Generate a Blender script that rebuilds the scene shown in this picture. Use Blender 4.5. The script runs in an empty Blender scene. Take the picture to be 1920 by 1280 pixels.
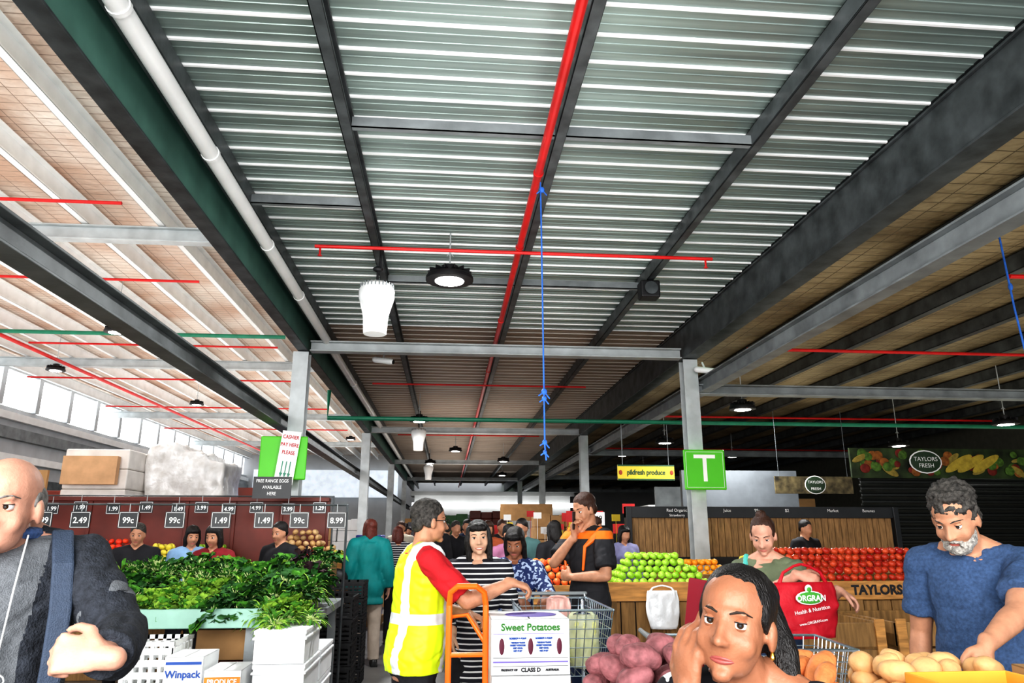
import bpy, math, random
from mathutils import Vector, Matrix, noise, Euler
from mathutils.bvhtree import BVHTree
R=random.Random(7)
V=Vector
sc=bpy.context.scene
COL=sc.collection
rad=math.radians
EYE=1.52   # camera height

# ------------------------------------------------------------ materials
def _pm(name):
    m=bpy.data.materials.new(name); m.use_nodes=True
    nt=m.node_tree; b=nt.nodes['Principled BSDF']
    return m,nt,b
def setin(b,k,v):
    if k in b.inputs: b.inputs[k].default_value=v
def M(name,col,rough=.6,metal=0,var=.12,scale=6,bump=0,bscale=40,emit=0,trans=0,alpha=1,stretch=None,sss=0):
    m,nt,b=_pm(name); N=nt.nodes; L=nt.links
    tc=N.new('ShaderNodeTexCoord'); mp=N.new('ShaderNodeMapping')
    L.new(tc.outputs['Object'],mp.inputs[0])
    if stretch: mp.inputs['Scale'].default_value=stretch
    nz=N.new('ShaderNodeTexNoise'); nz.inputs['Scale'].default_value=scale; nz.inputs['Detail'].default_value=4
    L.new(mp.outputs[0],nz.inputs[0])
    cr=N.new('ShaderNodeValToRGB')
    cr.color_ramp.elements[0].position=.3; cr.color_ramp.elements[1].position=.7
    cr.color_ramp.elements[0].color=[max(0,c*(1-var)) for c in col[:3]]+[1]
    cr.color_ramp.elements[1].color=[min(1,c*(1+var)) for c in col[:3]]+[1]
    L.new(nz.outputs[0],cr.inputs[0]); L.new(cr.outputs[0],b.inputs['Base Color'])
    setin(b,'Roughness',rough); setin(b,'Metallic',metal)
    if bump:
        n2=N.new('ShaderNodeTexNoise'); n2.inputs['Scale'].default_value=bscale; n2.inputs['Detail'].default_value=3
        L.new(mp.outputs[0],n2.inputs[0])
        bp=N.new('ShaderNodeBump'); bp.inputs['Strength'].default_value=bump; bp.inputs['Distance'].default_value=.01
        L.new(n2.outputs[0],bp.inputs['Height']); L.new(bp.outputs[0],b.inputs['Normal'])
    if emit:
        L.new(cr.outputs[0],b.inputs['Emission Color']); b.inputs['Emission Strength'].default_value=emit
    if trans: setin(b,'Transmission Weight',trans)
    if alpha<1: setin(b,'Alpha',alpha)
    return m
def Mrand(name,c1,c2,rough=.4):
    m,nt,b=_pm(name); N=nt.nodes; L=nt.links
    oi=N.new('ShaderNodeObjectInfo'); tc=N.new('ShaderNodeTexCoord')
    nz=N.new('ShaderNodeTexNoise'); nz.inputs['Scale'].default_value=14
    L.new(tc.outputs['Object'],nz.inputs[0])
    ad=N.new('ShaderNodeMath'); ad.operation='MULTIPLY_ADD'; ad.inputs[1].default_value=.9
    L.new(nz.outputs[0],ad.inputs[0])
    mm=N.new('ShaderNodeMath'); mm.operation='MULTIPLY_ADD'; mm.inputs[1].default_value=.8; mm.inputs[2].default_value=-.35
    L.new(oi.outputs['Random'],mm.inputs[0]); L.new(mm.outputs[0],ad.inputs[2])
    cr=N.new('ShaderNodeValToRGB'); cr.color_ramp.elements[0].color=list(c1)+[1]; cr.color_ramp.elements[1].color=list(c2)+[1]
    L.new(ad.outputs[0],cr.inputs[0]); L.new(cr.outputs[0],b.inputs['Base Color']); setin(b,'Roughness',rough)
    return m
def Mmask(name,c1,c2,rects,rough=.6,c2rough=None,period=None,duty=.5,axis=2):
    """c2 where |coord-centre|<hw for any rect (axis,centre,hw), or periodic stripes"""
    m,nt,b=_pm(name); N=nt.nodes; L=nt.links
    tc=N.new('ShaderNodeTexCoord'); sx=N.new('ShaderNodeSeparateXYZ'); L.new(tc.outputs['Object'],sx.inputs[0])
    out=None
    def mth(op,a,bv=None):
        n=N.new('ShaderNodeMath'); n.operation=op
        for i,x in enumerate((a,bv)):
            if x is None: continue
            if isinstance(x,(int,float)): n.inputs[i].default_value=x
            else: L.new(x,n.inputs[i])
        return n.outputs[0]
    if period:
        f=mth('FRACT',mth('MULTIPLY',sx.outputs[axis],1/period))
        out=mth('LESS_THAN',f,duty)
    for (ax,c,hw) in rects:
        a=sx.outputs[ax]
        if ax==0: a=mth('ABSOLUTE',a)
        k=mth('LESS_THAN',mth('ABSOLUTE',mth('SUBTRACT',a,c)),hw)
        out=k if out is None else mth('MAXIMUM',out,k)
    mx=N.new('ShaderNodeMix'); mx.data_type='RGBA'
    L.new(out,mx.inputs[0]); mx.inputs[6].default_value=list(c1)+[1]; mx.inputs[7].default_value=list(c2)+[1]
    L.new(mx.outputs[2],b.inputs['Base Color']); setin(b,'Roughness',rough)
    return m
def Mblotch(name,c1,c2,scale,th=.5,rough=.8,kind='noise'):
    m,nt,b=_pm(name); N=nt.nodes; L=nt.links
    tc=N.new('ShaderNodeTexCoord')
    if kind=='noise':
        t=N.new('ShaderNodeTexNoise'); t.inputs['Detail'].default_value=1
    else: t=N.new('ShaderNodeTexVoronoi')
    t.inputs['Scale'].default_value=scale; L.new(tc.outputs['Object'],t.inputs[0])
    cr=N.new('ShaderNodeValToRGB'); cr.color_ramp.interpolation='CONSTANT'
    cr.color_ramp.elements[1].position=th
    cr.color_ramp.elements[0].color=list(c1)+[1]; cr.color_ramp.elements[1].color=list(c2)+[1]
    L.new(t.outputs[0],cr.inputs[0]); L.new(cr.outputs[0],b.inputs['Base Color']); setin(b,'Roughness',rough)
    return m
def Mgrid(name,col,line,sz,rough=.8,patch=None,foil=0):
    """quilted insulation held by wire mesh"""
    m,nt,b=_pm(name); N=nt.nodes; L=nt.links
    tc=N.new('ShaderNodeTexCoord'); br=N.new('ShaderNodeTexBrick')
    L.new(tc.outputs['Object'],br.inputs[0])
    br.offset=0; br.inputs['Scale'].default_value=1; br.inputs['Brick Width'].default_value=sz; br.inputs['Row Height'].default_value=sz*.5
    br.inputs['Mortar Size'].default_value=.006; br.inputs['Mortar Smooth'].default_value=.2
    nz=N.new('ShaderNodeTexNoise'); nz.inputs['Scale'].default_value=.9; nz.inputs['Detail'].default_value=5; L.new(tc.outputs['Object'],nz.inputs[0])
    cr=N.new('ShaderNodeValToRGB'); cr.color_ramp.elements[0].position=.35; cr.color_ramp.elements[1].position=.65
    cr.color_ramp.elements[0].color=list(patch or col)+[1]; cr.color_ramp.elements[1].color=list(col)+[1]
    L.new(nz.outputs[0],cr.inputs[0])
    L.new(cr.outputs[0],br.inputs['Color1']); L.new(cr.outputs[0],br.inputs['Color2']); br.inputs['Mortar'].default_value=list(line)+[1]
    L.new(br.outputs[0],b.inputs['Base Color']); setin(b,'Roughness',rough); setin(b,'Metallic',foil)
    n2=N.new('ShaderNodeTexNoise'); n2.inputs['Scale'].default_value=7; L.new(tc.outputs['Object'],n2.inputs[0])
    bp=N.new('ShaderNodeBump'); bp.inputs['Strength'].default_value=.8; bp.inputs['Distance'].default_value=.06
    L.new(n2.outputs[0],bp.inputs['Height']); L.new(bp.outputs[0],b.inputs['Normal'])
    return m
def Mwood(name,c1,c2,scale=3,stretch=(1,1,1),rough=.7):
    return M(name,[(a+b)/2 for a,b in zip(c1,c2)],rough,0,.35,scale,.3,60,stretch=stretch)

# ------------------------------------------------------------ mesh builder
class MB:
    def __init__(s): s.v=[]; s.f=[]; s.m=[]
    def add(s,vs,fs,mi=0):
        o=len(s.v); s.v+= [tuple(x) for x in vs]; s.f+=[tuple(i+o for i in f) for f in fs]; s.m+=[mi]*len(fs); return s
    def box(s,lo,hi,mi=0):
        x0,y0,z0=lo; x1,y1,z1=hi
        return s.add([(x0,y0,z0),(x1,y0,z0),(x1,y1,z0),(x0,y1,z0),(x0,y0,z1),(x1,y0,z1),(x1,y1,z1),(x0,y1,z1)],
          [(0,3,2,1),(4,5,6,7),(0,1,5,4),(1,2,6,5),(2,3,7,6),(3,0,4,7)],mi)
    def obox(s,c,sz,rot=(0,0,0),mi=0):
        E=Euler(rot).to_matrix(); c=V(c); h=V(sz)/2
        vs=[c+E@V((a*h.x,b*h.y,d*h.z)) for d in(-1,1) for (a,b) in((-1,-1),(1,-1),(1,1),(-1,1))]
        return s.add(vs,[(0,3,2,1),(4,5,6,7),(0,1,5,4),(1,2,6,5),(2,3,7,6),(3,0,4,7)],mi)
    def loft(s,rings,mi=0):
        n=len(rings[0]); vs=[p for r in rings for p in r]; fs=[]
        for i in range(len(rings)-1):
            for j in range(n):
                fs.append((i*n+j,i*n+(j+1)%n,(i+1)*n+(j+1)%n,(i+1)*n+j))
        fs.append(tuple(range(n-1,-1,-1))); k=(len(rings)-1)*n; fs.append(tuple(range(k,k+n)))
        return s.add(vs,fs,mi)
    def tube(s,pts,r,n=10,mi=0,c0=1,c1=1):
        pts=[V(p) for p in pts]; L=len(pts)
        if not hasattr(r,'__len__'): r=[r]*L
        T=[(pts[min(i+1,L-1)]-pts[max(i-1,0)]).normalized() for i in range(L)]
        rr=[]
        if c0:
            for a in (78,50,25): rr.append((pts[0]-T[0]*r[0]*math.sin(rad(a)),r[0]*math.cos(rad(a)),T[0]))
        for i in range(L): rr.append((pts[i],r[i],T[i]))
        if c1:
            for a in (25,50,78): rr.append((pts[-1]+T[-1]*r[-1]*math.sin(rad(a)),r[-1]*math.cos(rad(a)),T[-1]))
        a=T[0].orthogonal().normalized(); rings=[]
        for c,q,t in rr:
            a=(a-t*a.dot(t)).normalized(); b=t.cross(a)
            rings.append([c+(a*math.cos(2*math.pi*k/n)+b*math.sin(2*math.pi*k/n))*q for k in range(n)])
        return s.loft(rings,mi)
    def ell(s,c,r,E=None,nu=14,nv=9,mi=0):
        c=V(c)
        if not hasattr(r,'__len__'): r=(r,r,r)
        rings=[]
        for i in range(nv+1):
            ph=-math.pi/2+math.pi*(i if 0<i<nv else (.08 if i==0 else nv-.08))/nv
            ring=[]
            for k in range(nu):
                th=2*math.pi*k/nu
                p=V((math.cos(ph)*math.cos(th)*r[0],math.cos(ph)*math.sin(th)*r[1],math.sin(ph)*r[2]))
                ring.append(c+(E@p if E else p))
            rings.append(ring)
        return s.loft(rings,mi)
    def lathe(s,prof,n=24,mi=0,c=(0,0,0)):
        return s.loft([[V(c)+V((max(r,.0005)*math.cos(2*math.pi*k/n),max(r,.0005)*math.sin(2*math.pi*k/n),z)) for k in range(n)] for r,z in prof],mi)
def mesh_of(mb,name,fix=False):
    me=bpy.data.meshes.new(name); me.from_pydata(mb.v,[],mb.f)
    me.polygons.foreach_set('material_index',mb.m); me.update()
    if fix:
        import bmesh
        bm=bmesh.new(); bm.from_mesh(me); bmesh.ops.recalc_face_normals(bm,faces=bm.faces); bm.to_mesh(me); bm.free()
    return me
def mk(name,mb,mats,parent=None,loc=(0,0,0),rot=(0,0,0),smooth=False,bevel=0,label=None,cat=None,group=None,kind=None,scale=None,sharp=35):
    if isinstance(mb,MB): me=mesh_of(mb,name,True)
    else: me=mb
    if mats is not None:
        if not isinstance(mats,(list,tuple)): mats=[mats]
        if len(me.materials)==0:
            for m in mats: me.materials.append(m)
    if smooth:
        me.polygons.foreach_set('use_smooth',[True]*len(me.polygons))
        if sharp: me.set_sharp_from_angle(angle=rad(sharp))
    o=bpy.data.objects.new(name,me); COL.objects.link(o)
    o.location=loc; o.rotation_euler=rot
    if scale: o.scale=scale if hasattr(scale,'__len__') else (scale,)*3
    if parent: o.parent=parent
    if bevel:
        b=o.modifiers.new('bevel','BEVEL'); b.width=bevel; b.segments=2; b.limit_method='ANGLE'
    for k,v in (('label',label),('category',cat),('group',group),('kind',kind)):
        if v: o[k]=v
    return o
def empty(name,loc,label,cat,rot=(0,0,0),group=None):
    o=bpy.data.objects.new(name,None); COL.objects.link(o); o.location=loc; o.rotation_euler=rot; o.empty_display_size=.1
    o['label']=label; o['category']=cat
    if group: o['group']=group
    return o
_tc={}
def text(s,size,mat,parent,loc,rot=(math.pi/2,0,0),name='lettering',bold=.0,sx=1,label=None):
    key=(s,round(size,4),bold)
    if key not in _tc:
        cu=bpy.data.curves.new('t','FONT'); cu.body=s; cu.size=size; cu.align_x='CENTER'; cu.align_y='CENTER'; cu.extrude=.0008; cu.offset=bold; cu.space_line=.85; cu.resolution_u=3
        ob=bpy.data.objects.new('t',cu); COL.objects.link(ob)
        dg=bpy.context.evaluated_depsgraph_get()
        _tc[key]=bpy.data.meshes.new_from_object(ob.evaluated_get(dg)); bpy.data.objects.remove(ob)
    me=_tc[key].copy(); me.materials.clear(); me.materials.append(mat)
    o=bpy.data.objects.new(name,me); COL.objects.link(o); o.location=loc; o.rotation_euler=rot; o.scale=(sx,1,1); o.parent=parent
    if label: o['label']=label
    return o

# ------------------------------------------------------------ palette
steel_d=M('steel_dark',(.085,.095,.1),.45,.25,.45,5,.1)
steel_g=M('steel_grey',(.25,.27,.28),.5,.2,.25,4,.1)
steel_l=M('steel_light',(.5,.53,.54),.5,.15,.15,4)
beam_green=M('beam_green',(.12,.25,.21),.42,.1,.25,2,.05)
white_st=M('white_steel',(.9,.91,.91),.5,.0,.06,4)
red_pipe=M('red_pipe_paint',(.62,.02,.02),.35,.1,.15,5)
green_pipe=M('green_pipe_paint',(.02,.22,.13),.4,0,.15,5)
white_pl=M('white_plastic',(.85,.86,.86),.35,0,.05,4)
black=M('black',(.015,.015,.017),.5,0,.2,8)
blackp=M('black_panel',(.02,.022,.025),.4,0,.3,3)
chrome=M('chrome',(.6,.68,.75),.25,.9,.05,4)
white=M('white_paint',(.9,.9,.9),.6,0,.04,4)
yellow=M('yellow_paint',(.72,.55,.04),.5,0,.08,4)
greens=M('sign_green',(.1,.55,.02),.4,0,.06,3)
orange=M('orange_paint',(.95,.2,.02),.4,0,.1,5)
card=M('cardboard',(.5,.3,.14),.8,0,.12,5,.1)
card_w=M('white_cardboard',(.82,.83,.84),.7,0,.05,5)
wood=Mwood('timber',(.5,.24,.07),(.66,.36,.13),4,(1,8,8))
woodd=Mwood('old_timber',(.24,.13,.045),(.42,.25,.1),4,(8,8,1))
foam=M('polystyrene',(.86,.88,.9),.8,0,.05,10,.2,200)
redbrown=M('red_brown_board',(.15,.026,.016),.45,0,.35,2)
lampE=M('lamp_glow',(1,.98,.95),.5,0,0,1,emit=14)
ink=M('dark_ink',(.02,.02,.025),.6,0,.1,5)
blue=M('blue_rope',(.03,.15,.55),.6,0,.2,30,.4,150)

# ------------------------------------------------------------ people
TRS=[(.80,.135,.10,0),(.86,.160,.115,0),(.95,.168,.12,-.005),(1.03,.153,.11,0),(1.12,.138,.10,0),(1.22,.148,.105,.005),(1.32,.168,.115,.01),(1.39,.165,.106,.0),(1.44,.13,.088,-.005),(1.48,.078,.066,-.012)]
def trz(z,fem=0,bel=0):
    if z<=TRS[0][0]: r=TRS[1][1:]
    elif z>=TRS[-1][0]: r=TRS[-1][1:]
    else:
        for a,b in zip(TRS,TRS[1:]):
            if a[0]<=z<=b[0]:
                t=(z-a[0])/(b[0]-a[0]); r=[a[i]+(b[i]-a[i])*t for i in (1,2,3)]; break
    rx,ry,cy=r
    if fem: rx-=.016*math.exp(-((z-1.14)/.1)**2); rx-=.012*math.exp(-((z-1.36)/.1)**2)
    g=bel*math.exp(-((z-1.08)/.15)**2); ry+=g*.6; cy+=g*.5; rx+=g*.45
    return rx,ry,cy
def remesh(mb,voxel,it,name,mat):
    me=mesh_of(mb,name,True)
    o=bpy.data.objects.new('tmp',me); COL.objects.link(o)
    r=o.modifiers.new('r','REMESH'); r.mode='VOXEL'; r.voxel_size=voxel
    if it:
        s=o.modifiers.new('s','SMOOTH'); s.factor=.5; s.iterations=it
    dg=bpy.context.evaluated_depsgraph_get()
    out=bpy.data.meshes.new_from_object(o.evaluated_get(dg)); out.name=name
    bpy.data.objects.remove(o); bpy.data.meshes.remove(me)
    out.materials.clear()
    for m in (mat if isinstance(mat,list) else [mat]): out.materials.append(m)
    out.polygons.foreach_set('use_smooth',[True]*len(out.polygons))
    return out
def ruffle(me,amp,scale=(9,9,4)):
    ns=[v.normal.copy() for v in me.vertices]
    for v,n in zip(me.vertices,ns):
        p=v.co
        v.co=p+n*amp*(noise.noise(V((p.x*scale[0],p.y*scale[1],p.z*scale[2])))+.5*noise.noise(V((p.x*scale[0]*2.3+5,p.y*scale[1]*2.3,p.z*scale[2]*2.3))))
def creases(me,amp):
    ns=[v.normal.copy() for v in me.vertices]
    for v,n in zip(me.vertices,ns):
        p=v.co; q=noise.noise(V((p.x*7,p.y*7,p.z*16+p.x*6)))
        v.co=p+n*amp*(1-abs(q)*4 if abs(q)<.25 else 0)*-1
def cutmesh(me,fn):
    import bmesh
    bm=bmesh.new(); bm.from_mesh(me)
    bmesh.ops.delete(bm,geom=[f for f in bm.faces if fn(f.calc_center_median())],context='FACES')
    bm.to_mesh(me); bm.free()
def ik(S,W,l1,l2,pole):
    d=W-S; L=d.length
    if L>l1+l2-.006: W=S+d.normalized()*(l1+l2-.006); d=W-S; L=d.length
    dn=d.normalized(); a=(l1*l1-l2*l2+L*L)/(2*L); h=math.sqrt(max(0,l1*l1-a*a))
    p=(pole-dn*pole.dot(dn)).normalized()
    return S+dn*a+p*h,W
def hand(mb,W,d,n,side,curl,n_=8,sc_=1.0):
    d=d.normalized(); n=(n-d*n.dot(d)).normalized(); t=d.cross(n)*(1 if side>0 else -1)
    k=sc_
    offs=(.032,.011,-.011,-.031); lens=(.072,.08,.075,.058); mc=(.088,.09,.086,.08)
    mb.tube([W-d*.02*k,W+d*.02*k],[.026*k,.024*k],n_)
    mb.ell(W+d*.05*k,(.04*k,.05*k,.018*k),Matrix((t,d,n)).transposed(),10,7)
    for o,l,m in zip(offs,lens,mc):
        K=W+d*m*k+t*o*k
        mb.tube([W+d*.02*k+t*o*.6*k,K],[.014*k,.0115*k],n_)
        p=K; a=0; pts=[K]
        for f,c in ((.45,curl*.9),(.3,curl*1.1),(.25,curl*.7)):
            a+=c; p=p+(d*math.cos(a)+n*math.sin(a))*l*f*k; pts.append(p)
        mb.tube(pts,[.0105*k,.0098*k,.009*k,.0078*k],n_)
    B=W+d*.02*k+t*.02*k
    p1=B+(d*.6+t*.75+n*.25)*.045*k; p2=p1+(d*.85+t*.3+n*.5*min(1,curl+.3))*.034*k; p3=p2+(d*.8-t*.1*curl+n*.6*min(1,curl+.2))*.028*k
    mb.tube([B,p1,p2,p3],[.017*k,.0135*k,.0115*k,.009*k],n_)

lipm=M('lips',(.5,.16,.13),.45,0,.1,20); browm=M('brow_hair',(.03,.02,.015),.8,0,.1,20)
scl=M('eye_white',(.8,.78,.76),.15,0,.02,4); iris=M('iris',(.05,.025,.012),.1,0,.1,40); teeth=M('teeth',(.85,.83,.78),.3,0,.02,4)
def person(loc,yaw,H,label,skin,hair=('short',None),head=(0,0,0),lean=(0,0),drop=0,fem=0,belly=0,clothes=(),armR=None,armL=None,vox=.009,det=2,glasses=None,beard=None,brow=None,lips=None,armr=1.0,headsc=1.0,extra=None,hoff=(0,0,0),gaze=0,smile=0,gup=0):
    s=H/1.75; v=vox
    W2L=Matrix.LocRotScale(V(loc),Euler((0,0,rad(yaw))),V((s,s,s))).inverted()
    R3=Euler((0,0,rad(yaw))).to_matrix().transposed()
    def T(p):
        x,y,z=p
        k=max(0,z-.95)/.7
        return V((x+lean[0]*k,y+lean[1]*k,z-(drop if z>.6 else 0)-.6*k*k*(lean[0]**2+lean[1]**2)))
    Rh=(Euler((0,0,rad(head[0]))).to_matrix()@Euler((rad(head[1]),0,0)).to_matrix()@Euler((0,rad(head[2]),0)).to_matrix())
    hc=T((0,.02,1.635))+V((0,.03*math.sin(rad(-head[1])),0))+V(hoff); hs=headsc
    Hd=lambda p: hc+Rh@(V(p)*hs)
    b=MB()
    def tor(mb,z0,z1,inf,st=.04):
        n=max(2,int((z1-z0)/st)); rings=[]
        for i in range(n+1):
            z=z0+(z1-z0)*i/n; rx,ry,cy=trz(z,fem,belly)
            rings.append([T((( rx+inf)*math.cos(q),cy+(ry+inf)*math.sin(q),z)) for q in [2*math.pi*k/20 for k in range(20)]])
        mb.loft(rings)
    tor(b,.82,1.48,0)
    if fem:
        for sg in(-1,1): b.ell(T((sg*.07,.075,1.29)),(.06,.05,.06))
    J={}
    for sg,arm in((1,armR),(-1,armL)):
        S=T((sg*.178*(.94 if fem else 1),0,1.425))
        if arm is None: w=T((sg*.27,.05,.9)); d=V((0,.15,-1)); n=V((-sg,0,0)); pole=V((sg*.3,-1,0)); curl=.35
        else:
            w=W2L@V(arm[0]); d=R3@V(arm[1]); n=R3@V(arm[2]); curl=arm[3]; pole=R3@V(arm[4])
        E,w=ik(S,w,.285,.255,pole)
        J[sg]=(S,E,w)
        a=armr
        b.tube([T((sg*.07,-.005,1.425)),S],[.062,.056],12)
        b.tube([T((sg*.03,-.01,1.50)),T((sg*.12,-.005,1.45))],[.045,.045],10)
        b.tube([S,S.lerp(E,.45),E],[.054*a,.05*a,.041*a],12)
        b.tube([E,E.lerp(w,.3),w],[.041*a,.043*a,.027],12)
        hand(b,w,d,n,sg,curl,8 if det else 6)
        hp=T((sg*.088,0,.9)); kn=V((sg*.1,.02+drop*1.3,.5-drop*.3)); an=V((sg*.11,-.02,.09))
        J[sg*2]=(hp,kn,an)
        b.tube([hp,hp.lerp(kn,.4),kn],[.088,.078,.056],12)
        b.tube([kn,kn.lerp(an,.3),an],[.054,.057,.038],12)
        b.tube([V((sg*.11,-.05,.045)),V((sg*.125,.14,.035))],[.04,.034],10)
    b.tube([T((0,-.015,1.42)),hc+Rh@V((0,-.022,-.06))],[.064,.054] if not fem else [.055,.046],14)
    e=lambda c,r:b.ell(Hd(c),[q*hs for q in r],Rh,20,13)
    e((0,-.012,.035),(.074,.095,.082)); e((0,.025,-.02),(.065,.068,.085)); e((0,.028,-.068),(.051,.052,.04) if fem else (.053,.054,.042))
    e((0,.066,-.098),(.021,.018,.016) if fem else (.024,.02,.018)); e((0,.076,.02),(.048,.012 if fem else .015,.012))
    for sg in(-1,1):
        e((sg*.036,.055,-.036),(.026,.024,.03)); e((sg*.077,-.004,-.015),(.009,.018,.032)); e((sg*.011,.094,-.038),(.009,.01,.008))
    b.tube([Hd((0,.084,.008)),Hd((0,.096,-.018)),Hd((0,.106,-.036))],[.0085*hs,.009*hs,.011*hs],10)
    me=remesh(b,v,3,'person',skin)
    if det>=1:
        G=[]
        for sg in(-1,1):
            G.append((V((sg*.031,.084,.0)),.013,V((0,-.012,0)))); 
            G.append((V((sg*.0265,.09,-.052)),.007,V((0,-.002,0))))
        G.append((V((0,.088,-.086)),.008,V((0,-.004,0))))
        Ri=Rh.transposed()
        for vt in me.vertices:
            p=Ri@(vt.co-hc)/hs
            if p.length<.17 and p.y>.02:
                q=p.copy()
                for c,sg,dv in G: q=q+dv*math.exp(-(p-c).length_squared/(2*sg*sg))
                vt.co=hc+Rh@(q*hs)
    body=mk('person',me,None,loc=loc,rot=(0,0,rad(yaw)),scale=s,label=label,cat='person')
    if det>=1:
        bv=BVHTree.FromPolygons([x.co for x in me.vertices],[tuple(p.vertices) for p in me.polygons])
        def surf(x,z,off=0):
            h=bv.ray_cast(Hd((x,.14,z)),Rh@V((0,-1,0)),.3)
            return h[0]+Rh@V((0,off,0)) if h[0] is not None else Hd((x,.08,z))
        Rg=Rh@Euler((rad(gup),0,rad(gaze))).to_matrix()
        for sg in(-1,1):
            ec=Hd((sg*.031,.0675,.0)); m=MB(); r=.0128*hs
            prof=[(0,1,2),(.3,.954,2),(.3,.954,1),(.55,.835,1),(.55,.835,0),(.8,.6,0),(1,0,0),(.8,-.6,0),(.05,-1,0)]
            rings=[]; mids=[]
            for q,y,mi in prof:
                rings.append([ec+Rg@V((max(q,.01)*math.cos(a)*r,y*r,max(q,.01)*math.sin(a)*r)) for a in [2*math.pi*k/16 for k in range(16)]]); mids.append(mi)
            m.loft(rings); 
            for i in range(len(prof)-1):
                for j in range(16): m.m[i*16+j]=min(mids[i],mids[i+1]) if prof[i][2]!=prof[i+1][2] else mids[i]
            m.m[-2]=2
            mk('eye',m,[scl,iris,black],parent=body,smooth=True,sharp=0)
            ld=MB()
            for lo,hi in((.36,1.45),(-1.45,-.5)):
                vs=[];fs=[];nn=12
                for i in range(6):
                    ph=lo+(hi-lo)*i/5
                    for k in range(nn+1):
                        th=rad(5)+rad(170)*k/nn
                        vs.append(ec+Rh@V((math.cos(ph)*math.cos(th),math.cos(ph)*math.sin(th),math.sin(ph)))*r*1.1)
                for i in range(5):
                    for k in range(nn): fs.append((i*(nn+1)+k,i*(nn+1)+k+1,(i+1)*(nn+1)+k+1,(i+1)*(nn+1)+k))
                ld.add(vs,fs)
            mk('eyelid',ld,skin,parent=body,smooth=True,sharp=0)
            la=MB(); la.tube([ec+Rh@V((math.cos(.36)*math.cos(t),math.cos(.36)*math.sin(t),math.sin(.36)))*r*1.14 for t in [rad(15+150*k/8) for k in range(9)]],.0011,5)
            mk('eyelash',la,black,parent=body,smooth=True)
            eb=MB(); eb.tube([surf(sg*.014,.019,.0),surf(sg*.026,.024,.0),surf(sg*.038,.025,.0),surf(sg*.05,.019,.0)],[.0020,.0029,.0025,.0011],6)
            mk('eyebrow',eb,brow or browm,parent=body,smooth=True)
        lp=MB(); W_=.026+.006*smile
        for z0,r0 in((-.0665+.001*smile,.0042-.001*smile),(-.0745-.004*smile,.0052)):
            up=1 if z0>-.07 else -1
            lp.tube([surf(x,-.0705+.006*smile*(abs(x)/W_)**2+(z0+.0705)*(1-(abs(x)/W_)**1.5),-.0018) for x in [W_*q for q in(-.96,-.7,-.35,0,.35,.7,.96)]],[r0*.3,r0*.75,r0,r0*(.85 if up>0 else 1),r0,r0*.75,r0*.3],8)
        mk('lips',lp,lips or lipm,parent=body,smooth=True,sharp=0)
        if smile:
            tm=MB(); tm.tube([surf(x,-.0715,-.0002) for x in(-.018,-.009,0,.009,.018)],[.0018,.0036,.0042,.0036,.0018],8); mk('teeth',tm,teeth,parent=body,smooth=True)
        if glasses:
            g=MB()
            for sg in(-1,1):
                pts=[Hd((sg*.033+.025*math.cos(a),.102-.004*abs(math.cos(a)),-.002+.016*math.sin(a))) for a in [2*math.pi*k/14 for k in range(15)]]
                g.tube(pts,.0018,6)
                g.tube([Hd((sg*.058,.098,.003)),Hd((sg*.077,.06,.003)),Hd((sg*.082,-.01,.003))],.0018,6)
            g.tube([Hd((-.009,.105,.002)),Hd((.009,.105,.002))],.0018,6)
            mk('spectacles',g,glasses,parent=body,smooth=True)
    # hair
    kind,hm=hair
    if hm:
        h=MB(); e=lambda c,r,g=1:h.ell(Hd(c),[q*hs for q in r],Rh,18,12)
        amp=.0025
        if kind=='bald':
            for sg in(-1,1): e((sg*.0665,-.03,.012),(.0125,.048,.036))
            e((0,-.068,.0),(.064,.036,.042))
        elif kind in('bun','top'):
            amp=.0015
            e((0,-.021,.043),(.0775,.0955,.078)); e((0,-.020,.073),(.067,.082,.051))
            for sg in(-1,1): e((sg*.066,-.012,.022),(.011,.045,.042))
            e((0,-.065,-.012),(.064,.036,.055))
        else:
            e((0,-.020,.048),(.081,.097,.079))
            for sg in(-1,1): e((sg*.067,-.025,.005),(.014,.045,.045))
            e((0,-.07,-.012),(.062,.034,.055))
        if kind=='long':
            e((0,.004,.066),(.077,.08,.062)); 
        if kind=='curly':
            amp=.012; e((0,.004,.098),(.066,.062,.034)); e((0,-.034,.075),(.082,.09,.065))
        if kind in('bob','long'):
            bt={'bob':-.15,'long':-.2}[kind]
            for sg in(-1,1): h.tube([Hd((sg*.062,.02,.06)),Hd((sg*.074,.015,-.02)),Hd((sg*.072,.012,bt))],[.022*hs,.026*hs,.02*hs],10)
            e((0,-.045,-.06),(.082,.055,.12))
        if kind=='bob':
            e((0,.05,.066),(.06,.042,.036))
        if kind=='bun':
            e((-.01,-.112,.06),(.05,.042,.048)); h.tube([Hd((-.03,-.115,.03)),Hd((-.075,-.105,-.05)),Hd((-.105,-.075,-.14)),Hd((-.11,-.05,-.19))],[.036,.034,.022,.01],10)
        if kind=='top': e((0,-.03,.13),(.034,.036,.026))
        hv=max(v,.006)
        hme=remesh(h,hv,2,'hair',hm); ruffle(hme,amp,(60,60,14) if amp<.01 else (45,45,45))
        mk('hair',hme,None,parent=body)
    if beard:
        h=MB(); e=lambda c,r:h.ell(Hd(c),[q*hs for q in r],Rh,16,10)
        e((0,.04,-.104),(.046,.044,.028)); e((0,.087,-.0575),(.027,.009,.0065)); e((0,.072,-.098),(.027,.024,.022))
        for sg in(-1,1): e((sg*.047,.02,-.068),(.013,.042,.038)); e((sg*.03,.058,-.086),(.021,.028,.024)); e((sg*.025,.08,-.068),(.008,.01,.014))
        hme=remesh(h,max(v*.7,.0045),2,'beard',beard); ruffle(hme,.0025,(90,90,90)); mk('beard',hme,None,parent=body)
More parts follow.
